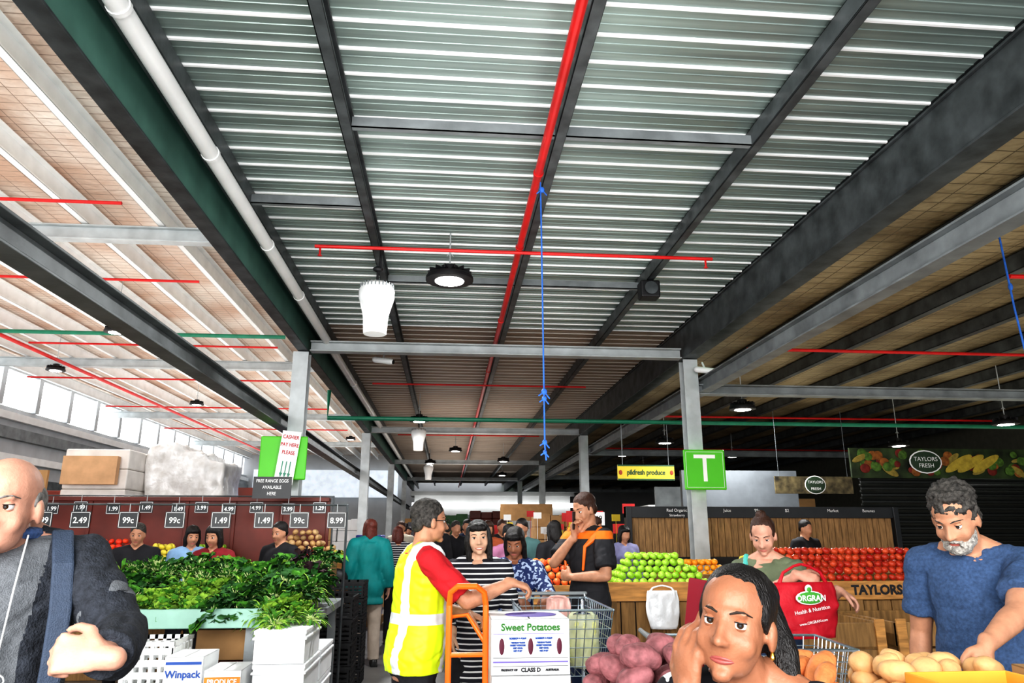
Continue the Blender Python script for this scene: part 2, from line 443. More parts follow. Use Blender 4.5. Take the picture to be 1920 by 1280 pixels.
    # clothes
    gv=max(v*1.15,.008)
    for g in clothes:
        kd=g['k']; m=MB(); inf=g.get('inf',.014); nm=g.get('name',kd)
        if kd in('top','vest'):
            z0=g.get('z0',.9); z1=g.get('z1',1.465); tor(m,z0,z1,inf)
            if fem:
                for sg in(-1,1): m.ell(T((sg*.07,.08,1.29)),(.065+inf,.05+inf,.065))
            for sg in(-1,1):
                S,E,w=J[sg]
                if kd=='vest':
                    m.tube([T((sg*.06,-.0,1.43)),T((sg*.135,0,1.432))],[.066+inf,.062+inf],12,0,1,0); continue
                m.tube([T((sg*.06,0,1.425)),S],[.064+inf,.058+inf*.8],12)
                m.tube([T((sg*.05,-.01,1.475)),T((sg*.12,-.005,1.45))],[.035+inf,.045+inf*.9],10)
                fr=g.get('sleeve',.6); a=armr; pad=g.get('pad',0)
                if fr<=1: 
                    m.tube([S,S.lerp(E,fr)],[.056*a+inf,.05*a+inf+.01+pad],14,0,1,0)
                else:
                    m.tube([S,S.lerp(E,.5),E],[.056*a+inf,.052*a+inf+pad,.044*a+inf+pad],14)
                    m.tube([E,E.lerp(w,.4*(fr-1)),E.lerp(w,fr-1)],[.044*a+inf+pad,.042*a+inf+pad,.032+inf+pad*.6],14,0,1,0)
        elif kd=='trousers':
            tor(m,.84,g.get('z1',1.02),inf)
            for sg in(-1,1):
                hp,kn,an=J[sg*2]
                m.tube([hp,hp.lerp(kn,.5),kn],[.092+inf,.082+inf,.062+inf],14)
                m.tube([kn,kn.lerp(an,.5),an-V((0,0,.02))],[.062+inf,.058+inf,.052+inf],14,0,1,0)
        elif kd=='shoes':
            for sg in(-1,1):
                x=sg*.11; m.tube([V((x,-.055,.05)),V((x+sg*.012,.08,.048)),V((x+sg*.016,.15,.04))],[.05,.047,.04],12); m.box((x-.045,-.1,.0),(x+.055 if sg>0 else x+.04,.18,.03))
        gme=remesh(m,gv,2,nm,g['m'])
        if g.get('fold',1): ruffle(gme,.007*g.get('fold',1),(10,10,5))
        if v<.0085 and g.get('fold',1): creases(gme,.006)
        if 'cut' in g: cutmesh(gme,lambda c:g['cut'](c))
        mk(nm,gme,None,parent=body,label=g.get('label'))
    if extra: extra(body,T,J,Hd,surf if det>=1 else None)
    return body

skin_p=M('skin_pale',(.62,.34,.25),.55,0,.1,30,.12,160); skin_t=M('skin_tan',(.52,.27,.17),.55,0,.12,30,.12,160)
skin_b=M('skin_brown',(.34,.15,.085),.45,0,.1,30,.1,160); skin_e=M('skin_east',(.72,.45,.32),.5,0,.08,30)
h_black=M('hair_black',(.012,.01,.01),.4,0,.3,40,.6,90,stretch=(3,3,.4)); h_brown=M('hair_brown',(.06,.025,.015),.5,0,.3,40,.6,90,stretch=(3,3,.4))
h_grey=M('hair_grey',(.22,.21,.2),.7,0,.5,50,.6,90); h_salt=M('hair_salt',(.06,.055,.05),.7,0,.7,60,.8,90); h_red=M('hair_auburn',(.13,.03,.02),.5,0,.3,40,.5,90)
h_white=M('beard_grey',(.42,.4,.37),.85,0,.5,90,.8,150)
navy=M('navy_cloth',(.02,.035,.09),.85,0,.2,12,.3,150); charcoal=M('charcoal_knit',(.035,.04,.052),.9,0,.35,60,.7,180)
greyk=M('grey_sweater',(.16,.17,.185),.9,0,.15,90,.5,300); bluet=M('blue_marl_tee',(.055,.1,.2),.9,0,.25,90,.3,250)
redt=M('red_polo',(.55,.02,.03),.8,0,.12,10,.2,200); teal=M('teal_coat',(.0,.2,.2),.7,0,.15,8,.2,100)
greent=M('sage_top',(.16,.19,.12),.85,0,.15,10,.2,150); bblack=M('black_cloth',(.02,.02,.025),.85,0,.2,10,.2,150)
beige=M('beige_trouser',(.45,.38,.32),.85,0,.1,10); denim=M('denim',(.04,.07,.14),.85,0,.2,30)
hivis=Mmask('hi_vis_vest',(.75,1.0,.02),(.72,.75,.76),[(2,1.13,.027),(0,.115,.025)],.5)
stripe=Mmask('striped_knit',(.02,.02,.03),(.82,.82,.84),[],.85,period=.034,duty=.3)
floral=Mblotch('floral_print',(.015,.015,.02),(.75,.75,.75),26,.56)
bluefl=Mblotch('blue_print',(.03,.05,.16),(.5,.6,.8),30,.55)
orangeblk=Mmask('work_polo',(.03,.03,.035),(.9,.22,.02),[(2,1.445,.03)],.8)
shoeb=M('shoe_black',(.02,.02,.02),.4,0,.1,8)
gl_blk=M('spectacle_frame',(.02,.02,.02),.3,0,.1,8)
S_=lambda m=shoeb:{'k':'shoes','m':m,'fold':0}
TRO=lambda m,**k:dict({'k':'trousers','m':m},**k)

# man in knitted jacket
def ex_jacket(body,T,J,Hd,surf):
    m=MB(); P=[(-.15,.135,1.08),(-.155,.148,1.2),(-.155,.143,1.32),(-.145,.108,1.42),(-.13,.04,1.495),(-.125,-.06,1.49),(-.125,-.15,1.35)]
    rings=[]
    for i,p in enumerate(P):
        a=V(P[max(0,i-1)]); c=V(P[min(len(P)-1,i+1)]); t=(c-a).normalized(); sx_=V((1,0,0)); nn=t.cross(sx_).normalized()
        rings.append([T(V(p)+sx_*u*.024+nn*w*.01) for u,w in((-1,-1),(1,-1),(1,1),(-1,1))])
    m.loft(rings)
    mk('backpack_strap',m,M('strap_navy',(.05,.07,.11),.7,0,.1,60,.4,300),parent=body,bevel=.006,label='padded navy shoulder strap')
    m=MB(); m.ell(T((0,-.24,1.2)),(.16,.10,.24)); m.tube([T((-.13,-.29,1.05)),T((.13,-.29,1.05))],.06)
    mk('backpack',remesh(m,.012,2,'backpack',charcoal),None,parent=body)
    m=MB(); pts=[T((.08*math.cos(a),-.01+.085*math.sin(a),1.495)) for a in [rad(100+340*k/16) for k in range(17)]]
    m.tube(pts,[.016]*17,8); mk('shirt_collar',m,M('blue_check',(.08,.14,.3),.8,0,.5,60),parent=body,smooth=True)
    m=MB(); m.tube([T((-.06,.08,1.49)),T((-.055,.15,1.37)),T((-.045,.165,1.2)),T((-.03,.17,1.15)),T((.03,.165,1.22)),T((.05,.15,1.36)),T((.06,.08,1.49))],.0022,6)
    for x in(-.045,.005): m.tube([T((x+.022*math.cos(a),.172,1.175+.016*math.sin(a))) for a in [2*math.pi*k/12 for k in range(13)]],.0018,6)
    mk('spectacle_cord',m,white_pl,parent=body,smooth=True)
jk=dict(k='top',m=charcoal,name='jacket',inf=.02,z0=.8,z1=1.48,sleeve=1.93,pad=.004,fold=1.8,cut=lambda c:c.y>.03 and abs(c.x-.0)<.085+.12*max(0,(c.z-1.25))and c.z<1.53)
person((-1.13,2.02,0),203,1.78,'older man in an open charcoal jacket, hand clenched at his chest',
  skin_p,('bald',h_grey),head=(-12,-3,0),hoff=(.0,.05,-.075),armr=.92,clothes=[dict(k='top',m=greyk,name='sweater',inf=.014,z1=1.475,sleeve=.7),jk,TRO(denim),S_()],
  armL=((-.71,1.70,1.27),(-1,-.1,.12),(-.15,.75,-.35),1.15,(.7,.5,-.9)),vox=.006,brow=h_grey,extra=ex_jacket,belly=.04,gaze=-14)

# woman on the phone
def ex_phone(body,T,J,Hd,surf):
    m=MB(); m.tube([Hd((-.079,.0,-.045)),Hd((-.080,.002,-.052))],[.004,.005],8); mk('earring',m,M('gold',(.9,.6,.15),.2,1,.05,5),parent=body,smooth=True)
person((.662,1.56,0),138,1.66,'dark-haired woman in a floral top holding a red phone',
  skin_b,('bun',h_black),head=(4,6,-7),lean=(.0,.12),hoff=(.0,.03,-.02),drop=.18,fem=1,gaze=14,gup=3,headsc=.96,clothes=[dict(k='top',m=floral,inf=.014,sleeve=.8,z0=.85),TRO(bblack),S_()],
  armR=((.462,1.462,1.225),(.06,.05,1),(.9,.35,.0),.55,(-.6,-.3,-1)),vox=.005,lips=M('lips_rose',(.3,.08,.07),.35,0,.1,20),extra=ex_phone)
ph=empty('mobile_phone',(.500,1.502,1.352),'maroon-cased mobile phone held at a woman\'s ear','phone',rot=(rad(2),rad(9),rad(12)))
m=MB(); m.box((-.0045,-.038,-.08),(.0045,.038,.08)); mk('phone_case',m,M('phone_red',(.24,.008,.025),.3,0,.1,8),ph,bevel=.0035)
m=MB(); m.box((.0047,-.034,-.074),(.006,.034,.074)); mk('phone_screen',m,black,ph)

# man in blue tee
person((2.17,2.92,0),128,1.79,'bearded man in a blue T-shirt reaching down into a carton',
  skin_t,('curly',h_salt),head=(-4,-28,0),lean=(0,.12),hoff=(0,.05,-.03),drop=.05,belly=.05,armr=1.0,clothes=[dict(k='top',m=bluet,inf=.013,sleeve=.72,z0=.84),TRO(denim),S_()],
  armL=((1.78,2.44,1.14),(-.45,-.35,-.85),(-.3,.8,-.3),.3,(.8,-.2,-.2)),vox=.0065,beard=h_white,brow=h_salt)

# hi-vis man
person((-.16,4.08,0),286,1.70,'man in a red polo and yellow high-visibility vest gripping a trolley',
  skin_t,('short',h_salt),head=(4,-2,0),lean=(0,.05),belly=.03,armr=1.05,clothes=[dict(k='top',m=redt,inf=.016,sleeve=.85,z0=.9,name='polo'),dict(k='vest',m=hivis,inf=.036,z0=.86,z1=1.46,name='vest'),TRO(bblack),S_()],
  armR=((.34,3.93,1.275),(.95,.1,-.25),(-.1,.2,-1),.8,(-.1,-.2,-1)),armL=((.12,4.2,1.1),(.9,-.2,-.3),(0,0,-1),.9,(0,.4,-1)),vox=.0065,glasses=gl_blk)
# striped woman
person((.2,4.8,0),180,1.60,'smiling woman with black fringe in a black and white striped jumper',
  skin_e,('bob',h_black),head=(0,0,4),fem=1,smile=1,clothes=[dict(k='top',m=stripe,inf=.02,sleeve=1.85,z0=.72,name='jumper'),TRO(bblack),S_()],vox=.006,
  armR=((.05,4.62,.95),(0,-.2,-1),(1,0,0),.4,(-.5,.5,-.5)))
person((.5,5.5,0),178,1.56,'dark-haired woman in a blue patterned blouse with head bowed',
  skin_b,('bob',h_black),head=(-15,-22,0),fem=1,clothes=[dict(k='top',m=bluefl,inf=.02,sleeve=1.3,z0=.75,name='blouse'),TRO(bblack),S_()],vox=.01,
  armR=((.5,5.1,1.1),(.3,-.6,-.5),(0,0,-1),.5,(-.5,.3,-.8)),armL=((.68,5.1,1.12),(-.2,-.6,-.5),(0,0,-1),.5,(.5,.3,-.8)))
# worker on phone
def ex_w(body,T,J,Hd,surf):
    for sg in(-1,1):
        m=MB(); m.tube([T((sg*.17,.02,1.47)),T((sg*.12,.135,1.36)),T((sg*.1,.14,1.2))],[.035,.014,.01],8)
        mk('orange_piping',m,orange,parent=body,smooth=True)
person((1.12,5.9,0),120,1.83,'tall market worker in black and orange polo holding a phone',
  skin_t,('short',h_brown),head=(0,-18,0),clothes=[dict(k='top',m=orangeblk,inf=.022,sleeve=.8,z0=.92,name='polo'),TRO(navy),S_()],vox=.008,
  armR=((1.0,5.84,1.50),(-.02,-.05,1),(.5,-.6,0),.8,(-.8,0,-1)),armL=((.95,5.72,1.2),(-.5,.7,.1),(.2,.9,0),.5,(.6,-.6,-1)),extra=ex_w)
ph=empty('mobile_phone',(1.0,5.82,1.62),'black mobile phone at the ear of a market worker','phone',rot=(0,0,rad(-30)))
m=MB(); m.box((-.004,-.035,-.07),(.004,.035,.07)); mk('phone_body',m,black,ph,bevel=.003)
m=MB(); m.box((-.0055,-.03,-.06),(-.0042,.03,.06)); mk('phone_screen',m,M('screen_dark',(.05,.06,.08),.1,0,0,2),ph)
# woman with bag
def ex_bagw(body,T,J,Hd,surf):
    m=MB(); P=[(.13,-.1,1.36),(.125,.0,1.50),(.12,.1,1.42),(.115,.15,1.28),(.12,.13,1.0)]
    m.tube([T(p) for p in P],[.018,.018,.018,.02,.03],8)
    mk('shoulder_strap',m,M('teal_strap',(.1,.5,.45),.6),parent=body,smooth=True,label='pale teal bag strap over her shoulder')
person((1.93,4.4,0),146,1.62,'woman in a sage top looking down at a red shopping bag',
  skin_p,('top',h_brown),head=(2,-24,0),fem=1,armr=.88,lean=(0,.06),clothes=[dict(k='top',m=greent,inf=.013,sleeve=.95,z0=.85),TRO(denim),S_()],vox=.0075,
  armL=((2.20,4.10,1.21),(.7,-.4,-.5),(-.2,0,-1),.6,(.5,.1,-1)),armR=((1.95,4.06,1.30),(.5,-.4,-.2),(.3,.6,-.4),1.0,(-.6,.3,-1)),extra=ex_bagw)
# teal coat woman, back turned
person((-.95,9.4,0),8,1.69,'woman seen from behind in a teal coat and beige trousers',
  skin_p,('long',h_red),head=(20,0,0),fem=1,det=0,clothes=[dict(k='top',m=teal,inf=.05,sleeve=1.9,z0=.72,pad=.01,name='coat',fold=1.5),TRO(beige,inf=.02),S_()],vox=.014)
hb=empty('handbag',(-1.32,9.25,.98),'black leather handbag hanging from an arm in a teal sleeve','bag')
m=MB(); m.ell((0,0,.02),(.15,.07,.12)); mk('bag_body',m,black,hb,smooth=True)
m=MB(); m.tube([(-.1,0,.1),(-.06,0,.24),(.06,0,.24),(.1,0,.1)],.01,6); mk('handle',m,black,hb,smooth=True)
# crowd
ck=lambda n,c:M(n,c,.85,0,.15,10)
plum=ck('plum',(.2,.05,.1)); rust=ck('rust',(.45,.12,.05)); cream=ck('cream',(.6,.55,.45)); olive=ck('olive',(.15,.15,.08)); lav=ck('lav',(.3,.3,.5))
for (x,y,H,yw,hk,hm,top,tr,lb) in [(-.72,11.2,1.62,10,'long',h_red,stripe,bblack,'shopper in a striped top seen from behind'),
  (.14,12.4,1.72,200,'short',h_salt,bblack,navy,'man in a dark jacket waiting in the aisle'),(.36,13.4,1.76,170,'short',h_black,navy,bblack,'man in navy standing in the aisle'),
  (1.25,8.6,1.66,20,'bob',h_black,bblack,bblack,'shopper in black leaning over the fruit'),(1.8,9.15,1.72,250,'long',h_brown,plum,bblack,'shopper in a plum jumper by the fruit'),
  (.95,9.4,1.7,150,'short',h_black,ck('teal_b',(.1,.2,.2)),bblack,'shopper in dark teal by the fruit'),
  (.7,8.5,1.62,210,'short',h_black,ck('mauve',(.35,.15,.25)),bblack,'shopper in mauve by the fruit'),(.6,11.0,1.7,185,'long',h_brown,rust,denim,'shopper in a rust jumper in the aisle'),
  (-.1,18,1.7,170,'short',h_brown,redt,denim,'distant shopper in red'),(.45,20,1.75,10,'short',h_black,bblack,denim,'distant shopper in a black coat'),(-.5,22,1.7,190,'bob',h_black,teal,bblack,'distant shopper in teal'),
  (-.85,14,1.74,180,'short',h_brown,cream,denim,'distant shopper in a cream shirt'),(-.3,25,1.7,10,'short',h_black,navy,denim,'distant shopper in navy'),(.9,24,1.7,180,'bob',h_brown,ck('pinkc',(.6,.25,.3)),denim,'distant shopper in pink'),
  (2.35,9.85,1.62,200,'bob',h_black,lav,denim,'shopper in lavender behind the fruit'),
  (-1.0,17.4,1.72,10,'short',h_black,bblack,denim,'distant shopper in a black jumper'),(.25,16.6,1.66,190,'bob',h_black,plum,bblack,'distant shopper in plum'),(.7,14.5,1.74,20,'short',h_brown,navy,denim,'distant shopper in navy seen from behind'),
  (-.75,19.5,1.68,180,'long',h_red,rust,denim,'distant shopper in rust'),(1.35,21.5,1.76,200,'short',h_black,olive,denim,'distant shopper in an olive jacket'),(.0,27,1.7,170,'short',h_brown,cream,denim,'distant shopper in cream'),
  (-.2,11.6,1.78,160,'short',h_black,bblack,denim,'tall shopper in a black jacket'),(.0,14.6,1.7,10,'short',h_salt,olive,denim,'shopper in olive seen from behind'),(.9,12.3,1.74,190,'short',h_brown,bblack,denim,'shopper in black beside the far stall'),(-1.05,20.8,1.7,170,'short',h_black,navy,denim,'distant shopper in dark navy'),
  (4.9,9.9,1.7,200,'short',h_black,bblack,denim,'stallholder in black behind the raised display'),
  (-3.2,8.1,1.62,190,'short',h_salt,bblack,bblack,'cashier in black behind the vegetable counter'),(-2.74,8.35,1.6,210,'bob',h_black,ck('paleblue',(.25,.4,.6)),bblack,'cashier in a pale blue shirt'),
  (-2.27,7.6,1.6,165,'long',h_black,ck('maroon',(.25,.02,.03)),bblack,'cashier in maroon behind the vegetable counter'),(-1.78,8.25,1.64,150,'short',h_black,bblack,denim,'shopper in black behind the vegetable counter'),
  (-.4,15.7,1.7,185,'short',h_brown,olive,denim,'distant shopper in olive'),(.9,19.0,1.68,180,'long',h_brown,bblack,bblack,'distant shopper in black')]:
    person((x,y,0),yw,H,lb,skin_t,(hk,hm),det=0 if y>9 else 1,fem=hk in('long','bob'),head=(0,-12,0),clothes=[dict(k='top',m=top,inf=.025,sleeve=1.8,z0=.85),TRO(tr),S_()],vox=.016)

# ------------------------------------------------------------ structure
floor_m=M('concrete',(.17,.165,.16),.45,0,.25,1.5,.15,30)
m=MB(); m.box((-13,-4,-.1),(14,46,0)); mk('floor',m,floor_m,kind='structure')
galv=M('galvanised_pan',(.30,.365,.345),.36,.4,.28,1.5,.05,30,stretch=(.3,9,1)); galr=M('galvanised_rib_highlight',(.97,.98,.99),.45,.03,.03,3)  # near-white rib colour stands in for the deck's bright reflection bands
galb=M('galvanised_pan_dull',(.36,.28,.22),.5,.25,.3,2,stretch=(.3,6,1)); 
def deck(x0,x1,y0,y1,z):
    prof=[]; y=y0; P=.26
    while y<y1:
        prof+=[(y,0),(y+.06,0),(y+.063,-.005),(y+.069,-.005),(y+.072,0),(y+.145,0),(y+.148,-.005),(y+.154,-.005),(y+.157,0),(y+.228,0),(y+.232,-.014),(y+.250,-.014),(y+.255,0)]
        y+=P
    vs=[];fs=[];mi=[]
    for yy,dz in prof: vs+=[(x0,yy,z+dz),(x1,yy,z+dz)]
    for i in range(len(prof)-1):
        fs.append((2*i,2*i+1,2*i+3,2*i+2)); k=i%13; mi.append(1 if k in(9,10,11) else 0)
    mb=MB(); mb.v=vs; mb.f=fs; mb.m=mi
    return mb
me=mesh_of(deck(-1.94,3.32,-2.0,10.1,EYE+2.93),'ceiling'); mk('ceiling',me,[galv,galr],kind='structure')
me=mesh_of(deck(-1.94,3.32,10.2,44,EYE+2.93),'ceiling'); mk('ceiling',me,[galb,M('rib_highlight_dull',(.55,.5,.45),.5,.1,.05,3)],kind='structure')  # paler ribs again carry the highlight in their colour
insL=Mgrid('insulation_white',(.82,.75,.68),(.34,.25,.2),.3,.7,(.62,.44,.34)); insR=Mgrid('insulation_brown',(.48,.39,.24),(.12,.09,.05),.35,.6,(.2,.15,.08))
m=MB(); m.box((-12.0,-3,EYE+4.6),(-2.15,45,EYE+4.7)); mk('ceiling',m,insL,kind='structure')
m=MB(); m.box((3.9,-3,EYE+2.78),(14,45,EYE+2.86)); mk('ceiling',m,insR,kind='structure')
m=MB(); m.box((3.6,-3,EYE+2.97),(4.6,45,EYE+3.0)); mk('ceiling',m,M('green_skylight',(.35,.75,.4),.4,0,.2,3,emit=.35),kind='structure')
m=MB(); m.box((3.28,-3,EYE+2.945),(3.58,45,EYE+2.97)); mk('trim_10',m,steel_d,kind='structure')
m=MB(); m.box((-2.2,-3,EYE+2.945),(-1.9,45,EYE+2.97)); mk('trim_11',m,steel_d,kind='structure')

def beam(name,mb,mats,lab,grp=None,cat='beam',bevel=.004): return mk(name,mb,mats,label=lab,cat=cat,group=grp,bevel=bevel)
Z=lambda q:EYE+q
def girder(x,face,w=.11):
    b=MB(); f=face*(w-.035)
    b.box((x-w,-2,Z(2.44)),(x+w,44,Z(2.46)),0); b.box((x-w,-2,Z(2.90)),(x+w,44,Z(2.92)),0)
    b.box((x+f-.01,-2,Z(2.46)),(x+f+.01,44,Z(2.90)),1); return b
beam('steel_girder',girder(-2.04,1,.07),[steel_d,beam_green],'long green-grey steel girder carried by the posts beside the aisle','main girders')
beam('steel_girder',girder(3.44,-1),[steel_d,steel_d],'long dark steel girder carried by the posts beside the aisle','main girders')
m=MB(); m.box((-1.93,-2,Z(2.76)),(-1.75,44,Z(2.90))); beam('eave_channel',m,steel_d,'dark steel eave channel bolted under the ribbed roof')
def cpurlin(x,z0,z1,y0,y1,w=.075):
    b=MB(); b.box((x-w/2,y0,z0),(x+w/2,y1,z0+.012)); b.box((x-w/2,y0,z0),(x-w/2+.012,y1,z1)); b.box((x-w/2,y0,z1-.012),(x+w/2,y1,z1)); b.box((x+w/2-.008,y0,z0),(x+w/2,y1,z0+.03)); return b
for x in(-.77,.75,2.21): beam('roof_purlin',cpurlin(x,Z(2.75),Z(2.9),-2,44,.08),steel_d,'dark scuffed steel purlin under the ribbed roof','aisle purlins')
def lowbeam(x,z,w=.08,h=.16):
    b=MB(); b.box((x-w,-2,z),(x+w,44,z+.018),0); b.box((x-w,-2,z+h),(x+w,44,z+h+.018),0); b.box((x-.01,-2,z+.018),(x+.01,44,z+h),0); return b
beam('steel_beam',lowbeam(-2.25,Z(1.36)),M('steel_mid',(.15,.165,.17),.5,.2,.25,4,.1),'grey steel beam running along the posts at the hall edge','eaves beams')
beam('steel_beam',lowbeam(3.63,Z(1.95),.08,.19),steel_g,'grey steel beam running along the posts at the hall edge','eaves beams')
for x,y,a,b2 in((0,4.6,-.73,2.17),(0,7.85,-.73,2.17),(0,5.9,-1.75,-.8)):
    m=MB(); m.box((a,y,Z(2.76)),(b2,y+.05,Z(2.768))); m.box((a,y,Z(2.76)),(b2,y+.008,Z(2.84))); beam('bridging_bar',m,steel_g,'grey bridging bar between roof purlins','bridging bars',bevel=0)
for y in(10,18.4,26.8,35.2):
    m=MB(); m.box((-1.95,y-.08,Z(2.45)),(3.33,y+.08,Z(2.47))); m.box((-1.95,y-.08,Z(2.58)),(3.33,y+.08,Z(2.6))); m.box((-1.95,y-.01,Z(2.47)),(3.33,y+.01,Z(2.58)))
    beam('cross_beam',m,steel_l,'light grey steel beam crossing the aisle between posts','aisle cross beams')
    for x in(-2.06,3.44):
        m=MB(); w=.105; t=.016
        m.box((x-w,y-w,0),(x+w,y-w+t,Z(2.43))); m.box((x-w,y+w-t,0),(x+w,y+w,Z(2.43))); m.box((x-.01,y-w+t,0),(x+.01,y+w-t,Z(2.43))); m.box((x-.16,y-.16,0),(x+.16,y+.16,.02))
        mk('steel_post',m,steel_l,bevel=.003,label='light grey steel roof post with an H section',cat='post',group='roof posts')
    m=MB(); m.box((-12,y-.08,Z(4.0)),(-2.2,y+.08,Z(4.02))); m.box((-12,y-.08,Z(4.2)),(-2.2,y+.08,Z(4.22))); m.box((-12,y-.01,Z(4.02)),(-2.2,y+.01,Z(4.2)))
    beam('rafter',m,steel_l,'light grey steel rafter crossing the tall hall','hall rafters')
    m=MB(); m.box((3.56,y-.08,Z(1.93)),(14,y+.08,Z(1.95))); m.box((3.56,y-.08,Z(2.06)),(14,y+.08,Z(2.08))); m.box((3.56,y-.01,Z(1.95)),(14,y+.01,Z(2.06)))
    beam('rafter',m,steel_g,'grey steel rafter crossing the low hall','low hall rafters')
for k in range(9): beam('roof_purlin',cpurlin(-3.1-1.05*k,Z(4.24),Z(4.55),-3,44,.1),white_st,'white steel purlin under the insulated roof','tall hall purlins')
for k in range(8): beam('roof_purlin',cpurlin(4.55+1.2*k,Z(2.58),Z(2.76),-3,44,.11),steel_d,'dark steel purlin under the low hall roof','low hall purlins')
wl=M('wall_grey',(.5,.52,.54),.7,0,.1,2); wfar=M('wall_far',(.5,.51,.52),.7,0,.1,1)
m=MB(); m.box((-12.2,-3,0),(-12,45,Z(3.35))); m.box((-12.2,-3,Z(4.35)),(-12,45,Z(4.6)))
for k in range(24): m.box((-12.2,2+1.8*k,Z(3.35)),(-11.9,2.2+1.8*k,Z(4.35)))
mk('wall_left',m,wl,kind='structure')
for k,(z0,z1,mm) in enumerate(((1.2,1.5,steel_d),(1.9,2.1,white_st),(2.5,2.8,steel_g),(3.0,3.2,white_st))):
    m=MB(); m.box((-12.0,-3,Z(z0)),(-11.85,45,Z(z1))); mk('trim_%d'%(k+1),m,mm,kind='structure')
glass=M('daylit_glass',(.92,.97,1),.3,0,.02,1,emit=2.2)
for k in range(1,24):
    m=MB(); m.box((-12.12,.40+1.8*k,Z(3.35)),(-12.08,2.0+1.8*k,Z(4.35))); mk('window_%d'%k,m,glass,kind='structure')
m=MB(); m.box((-12.2,45,0),(14,45.2,Z(4.6))); mk('wall_back',m,wfar,kind='structure')
m=MB(); m.box((14,-3,0),(14.2,45,Z(2.9))); mk('wall_right',m,M('wall_dk',(.15,.15,.12),.7),kind='structure')
m=MB(); m.box((-11.5,44.6,3.6),(-3,44.7,5.2)); mk('window_31',m,M('corrugated_light',(.6,.65,.7),.5,0,.1,3,emit=.5),kind='structure')
m=MB(); m.box((-1.6,36,0),(6,38,3.3)); m.box((-1.8,35.9,3.3),(6.2,38,3.5)); mk('wall_service_building',m,M('render_white',(.42,.42,.41),.7,0,.1,1),kind='structure')
for k in range(4):
    m=MB(); m.box((-1.3+k*1.8,35.93,1.0),(.1+k*1.8,35.99,2.4)); mk('window_%d'%(40+k),m,M('shade_glass',(.07,.085,.09),.15),kind='structure')
m=MB(); m.box((-1.7,35.6,2.75),(6.1,35.9,2.95)); mk('trim_12',m,M('strip_light',(.95,.97,1),.4,0,.02,1,emit=2.5),kind='structure')

# ------------------------------------------------------------ pipes
def pipe(pts,r,mat,lab,grp=None,name='sprinkler_pipe',hangers=(),hr=1.12):
    m=MB(); m.tube(pts,r,14,0,0,0)
    for p in hangers: m.tube([V(p)+V((0,0,0)),V(p)+V((0,.03,0))],r*hr,14,0,0,0)
    return mk(name,m,mat,smooth=True,label=lab,cat='pipe',group=grp)
pipe([(-1.74,-2,Z(2.62)),(-1.74,44,Z(2.62))],.058,white_pl,'thick white downpipe strapped along the green girder',name='drain_pipe',hangers=[(-1.74,y,Z(2.62)) for y in (3.3,4.8,6.5,8,10.5,13,16)])
pipe([(.64,-2,Z(2.68)),(.64,44,Z(2.68))],.032,red_pipe,'bright red sprinkler main under the ribbed roof',hangers=[(.64,y,Z(2.68)) for y in (5,6.5,9,12)],hr=1.25)
for y,a,b2 in((6.5,-1.3,2.55),(13.0,-1.4,2.5),(20.0,-1.4,2.5)):
    o=pipe([(a,y,Z(2.62)),(b2,y,Z(2.62))],.017,red_pipe,'thin red sprinkler branch pipe across the aisle','sprinkler branches')
    if y==6.5:
        for x in(-1.25,2.48):
            m=MB(); m.tube([(x,y,Z(2.61)),(x,y,Z(2.53))],.01,8); m.tube([(x,y,Z(2.53)),(x,y,Z(2.525))],.022,10,0,0,0); mk('sprinkler_head',m,red_pipe,o,smooth=True)
pipe([(-2.0,12.05,Z(2.3)),(-2.0,12.05,Z(1.84)),(10.5,12.05,Z(1.84))],.035,green_pipe,'dark green service pipe crossing the halls',name='service_pipe')
pipe([(-9.5,14.7,Z(3.9)),(-3.4,14.7,Z(3.9))],.04,green_pipe,'green service pipe under the tall roof',name='service_pipe')
for y,a,b2 in((8.6,-6,-4.1),(11.5,-8,-4.1),(15.8,-9,-3.8),(19.5,-11,-4),(24,-11,-4),(29,-11,-4)):
    pipe([(a,y,Z(3.95)),(b2,y,Z(3.95))],.022,red_pipe,'thin red sprinkler pipe under the tall roof','tall hall sprinkler pipes')
pipe([(-9,12,Z(3.85)),(-9,42,Z(3.85))],.04,red_pipe,'red sprinkler main along the tall hall')
for y,a,b2 in((9.2,4.0,9.0),(6.2,5.4,8.0),(15.0,4.0,12.0),(21,4,13)):
    pipe([(a,y,Z(2.42)),(b2,y,Z(2.42))],.022,red_pipe,'thin red sprinkler pipe under the low roof','low hall sprinkler pipes')
m=MB(); m.tube([(.66,5.05,Z(2.62)),(.665,5.05,Z(1.8)),(.67,5.05,Z(.6)),(.68,5.06,Z(.5))],.006,8); 
for z,r in((.98,.022),(.93,.018),(.62,.018),(.55,.015),(2.56,.022)):
    m.ell((.67,5.05,Z(z)),(r,r*.8,r*1.1),None,8,6); m.tube([(.67,5.05,Z(z)),(.67+r*1.6,5.04,Z(z)-r*2.2)],.005,6); m.tube([(.67,5.05,Z(z)),(.67-r*1.7,5.06,Z(z)-r*1.2)],.005,6)
mk('blue_rope',m,blue,smooth=True,label='knotted blue rope hanging from the red sprinkler main',cat='rope')
m=MB(); m.tube([(5.11,5.9,Z(2.77)),(5.13,5.9,Z(2.0)),(5.17,5.9,Z(1.4))],.009,8); m.ell((5.13,5.9,Z(2.2)),(.02,.02,.04),None,8,6); mk('blue_rope',m,blue,smooth=True,label='blue rope hanging from the low hall roof',cat='rope')

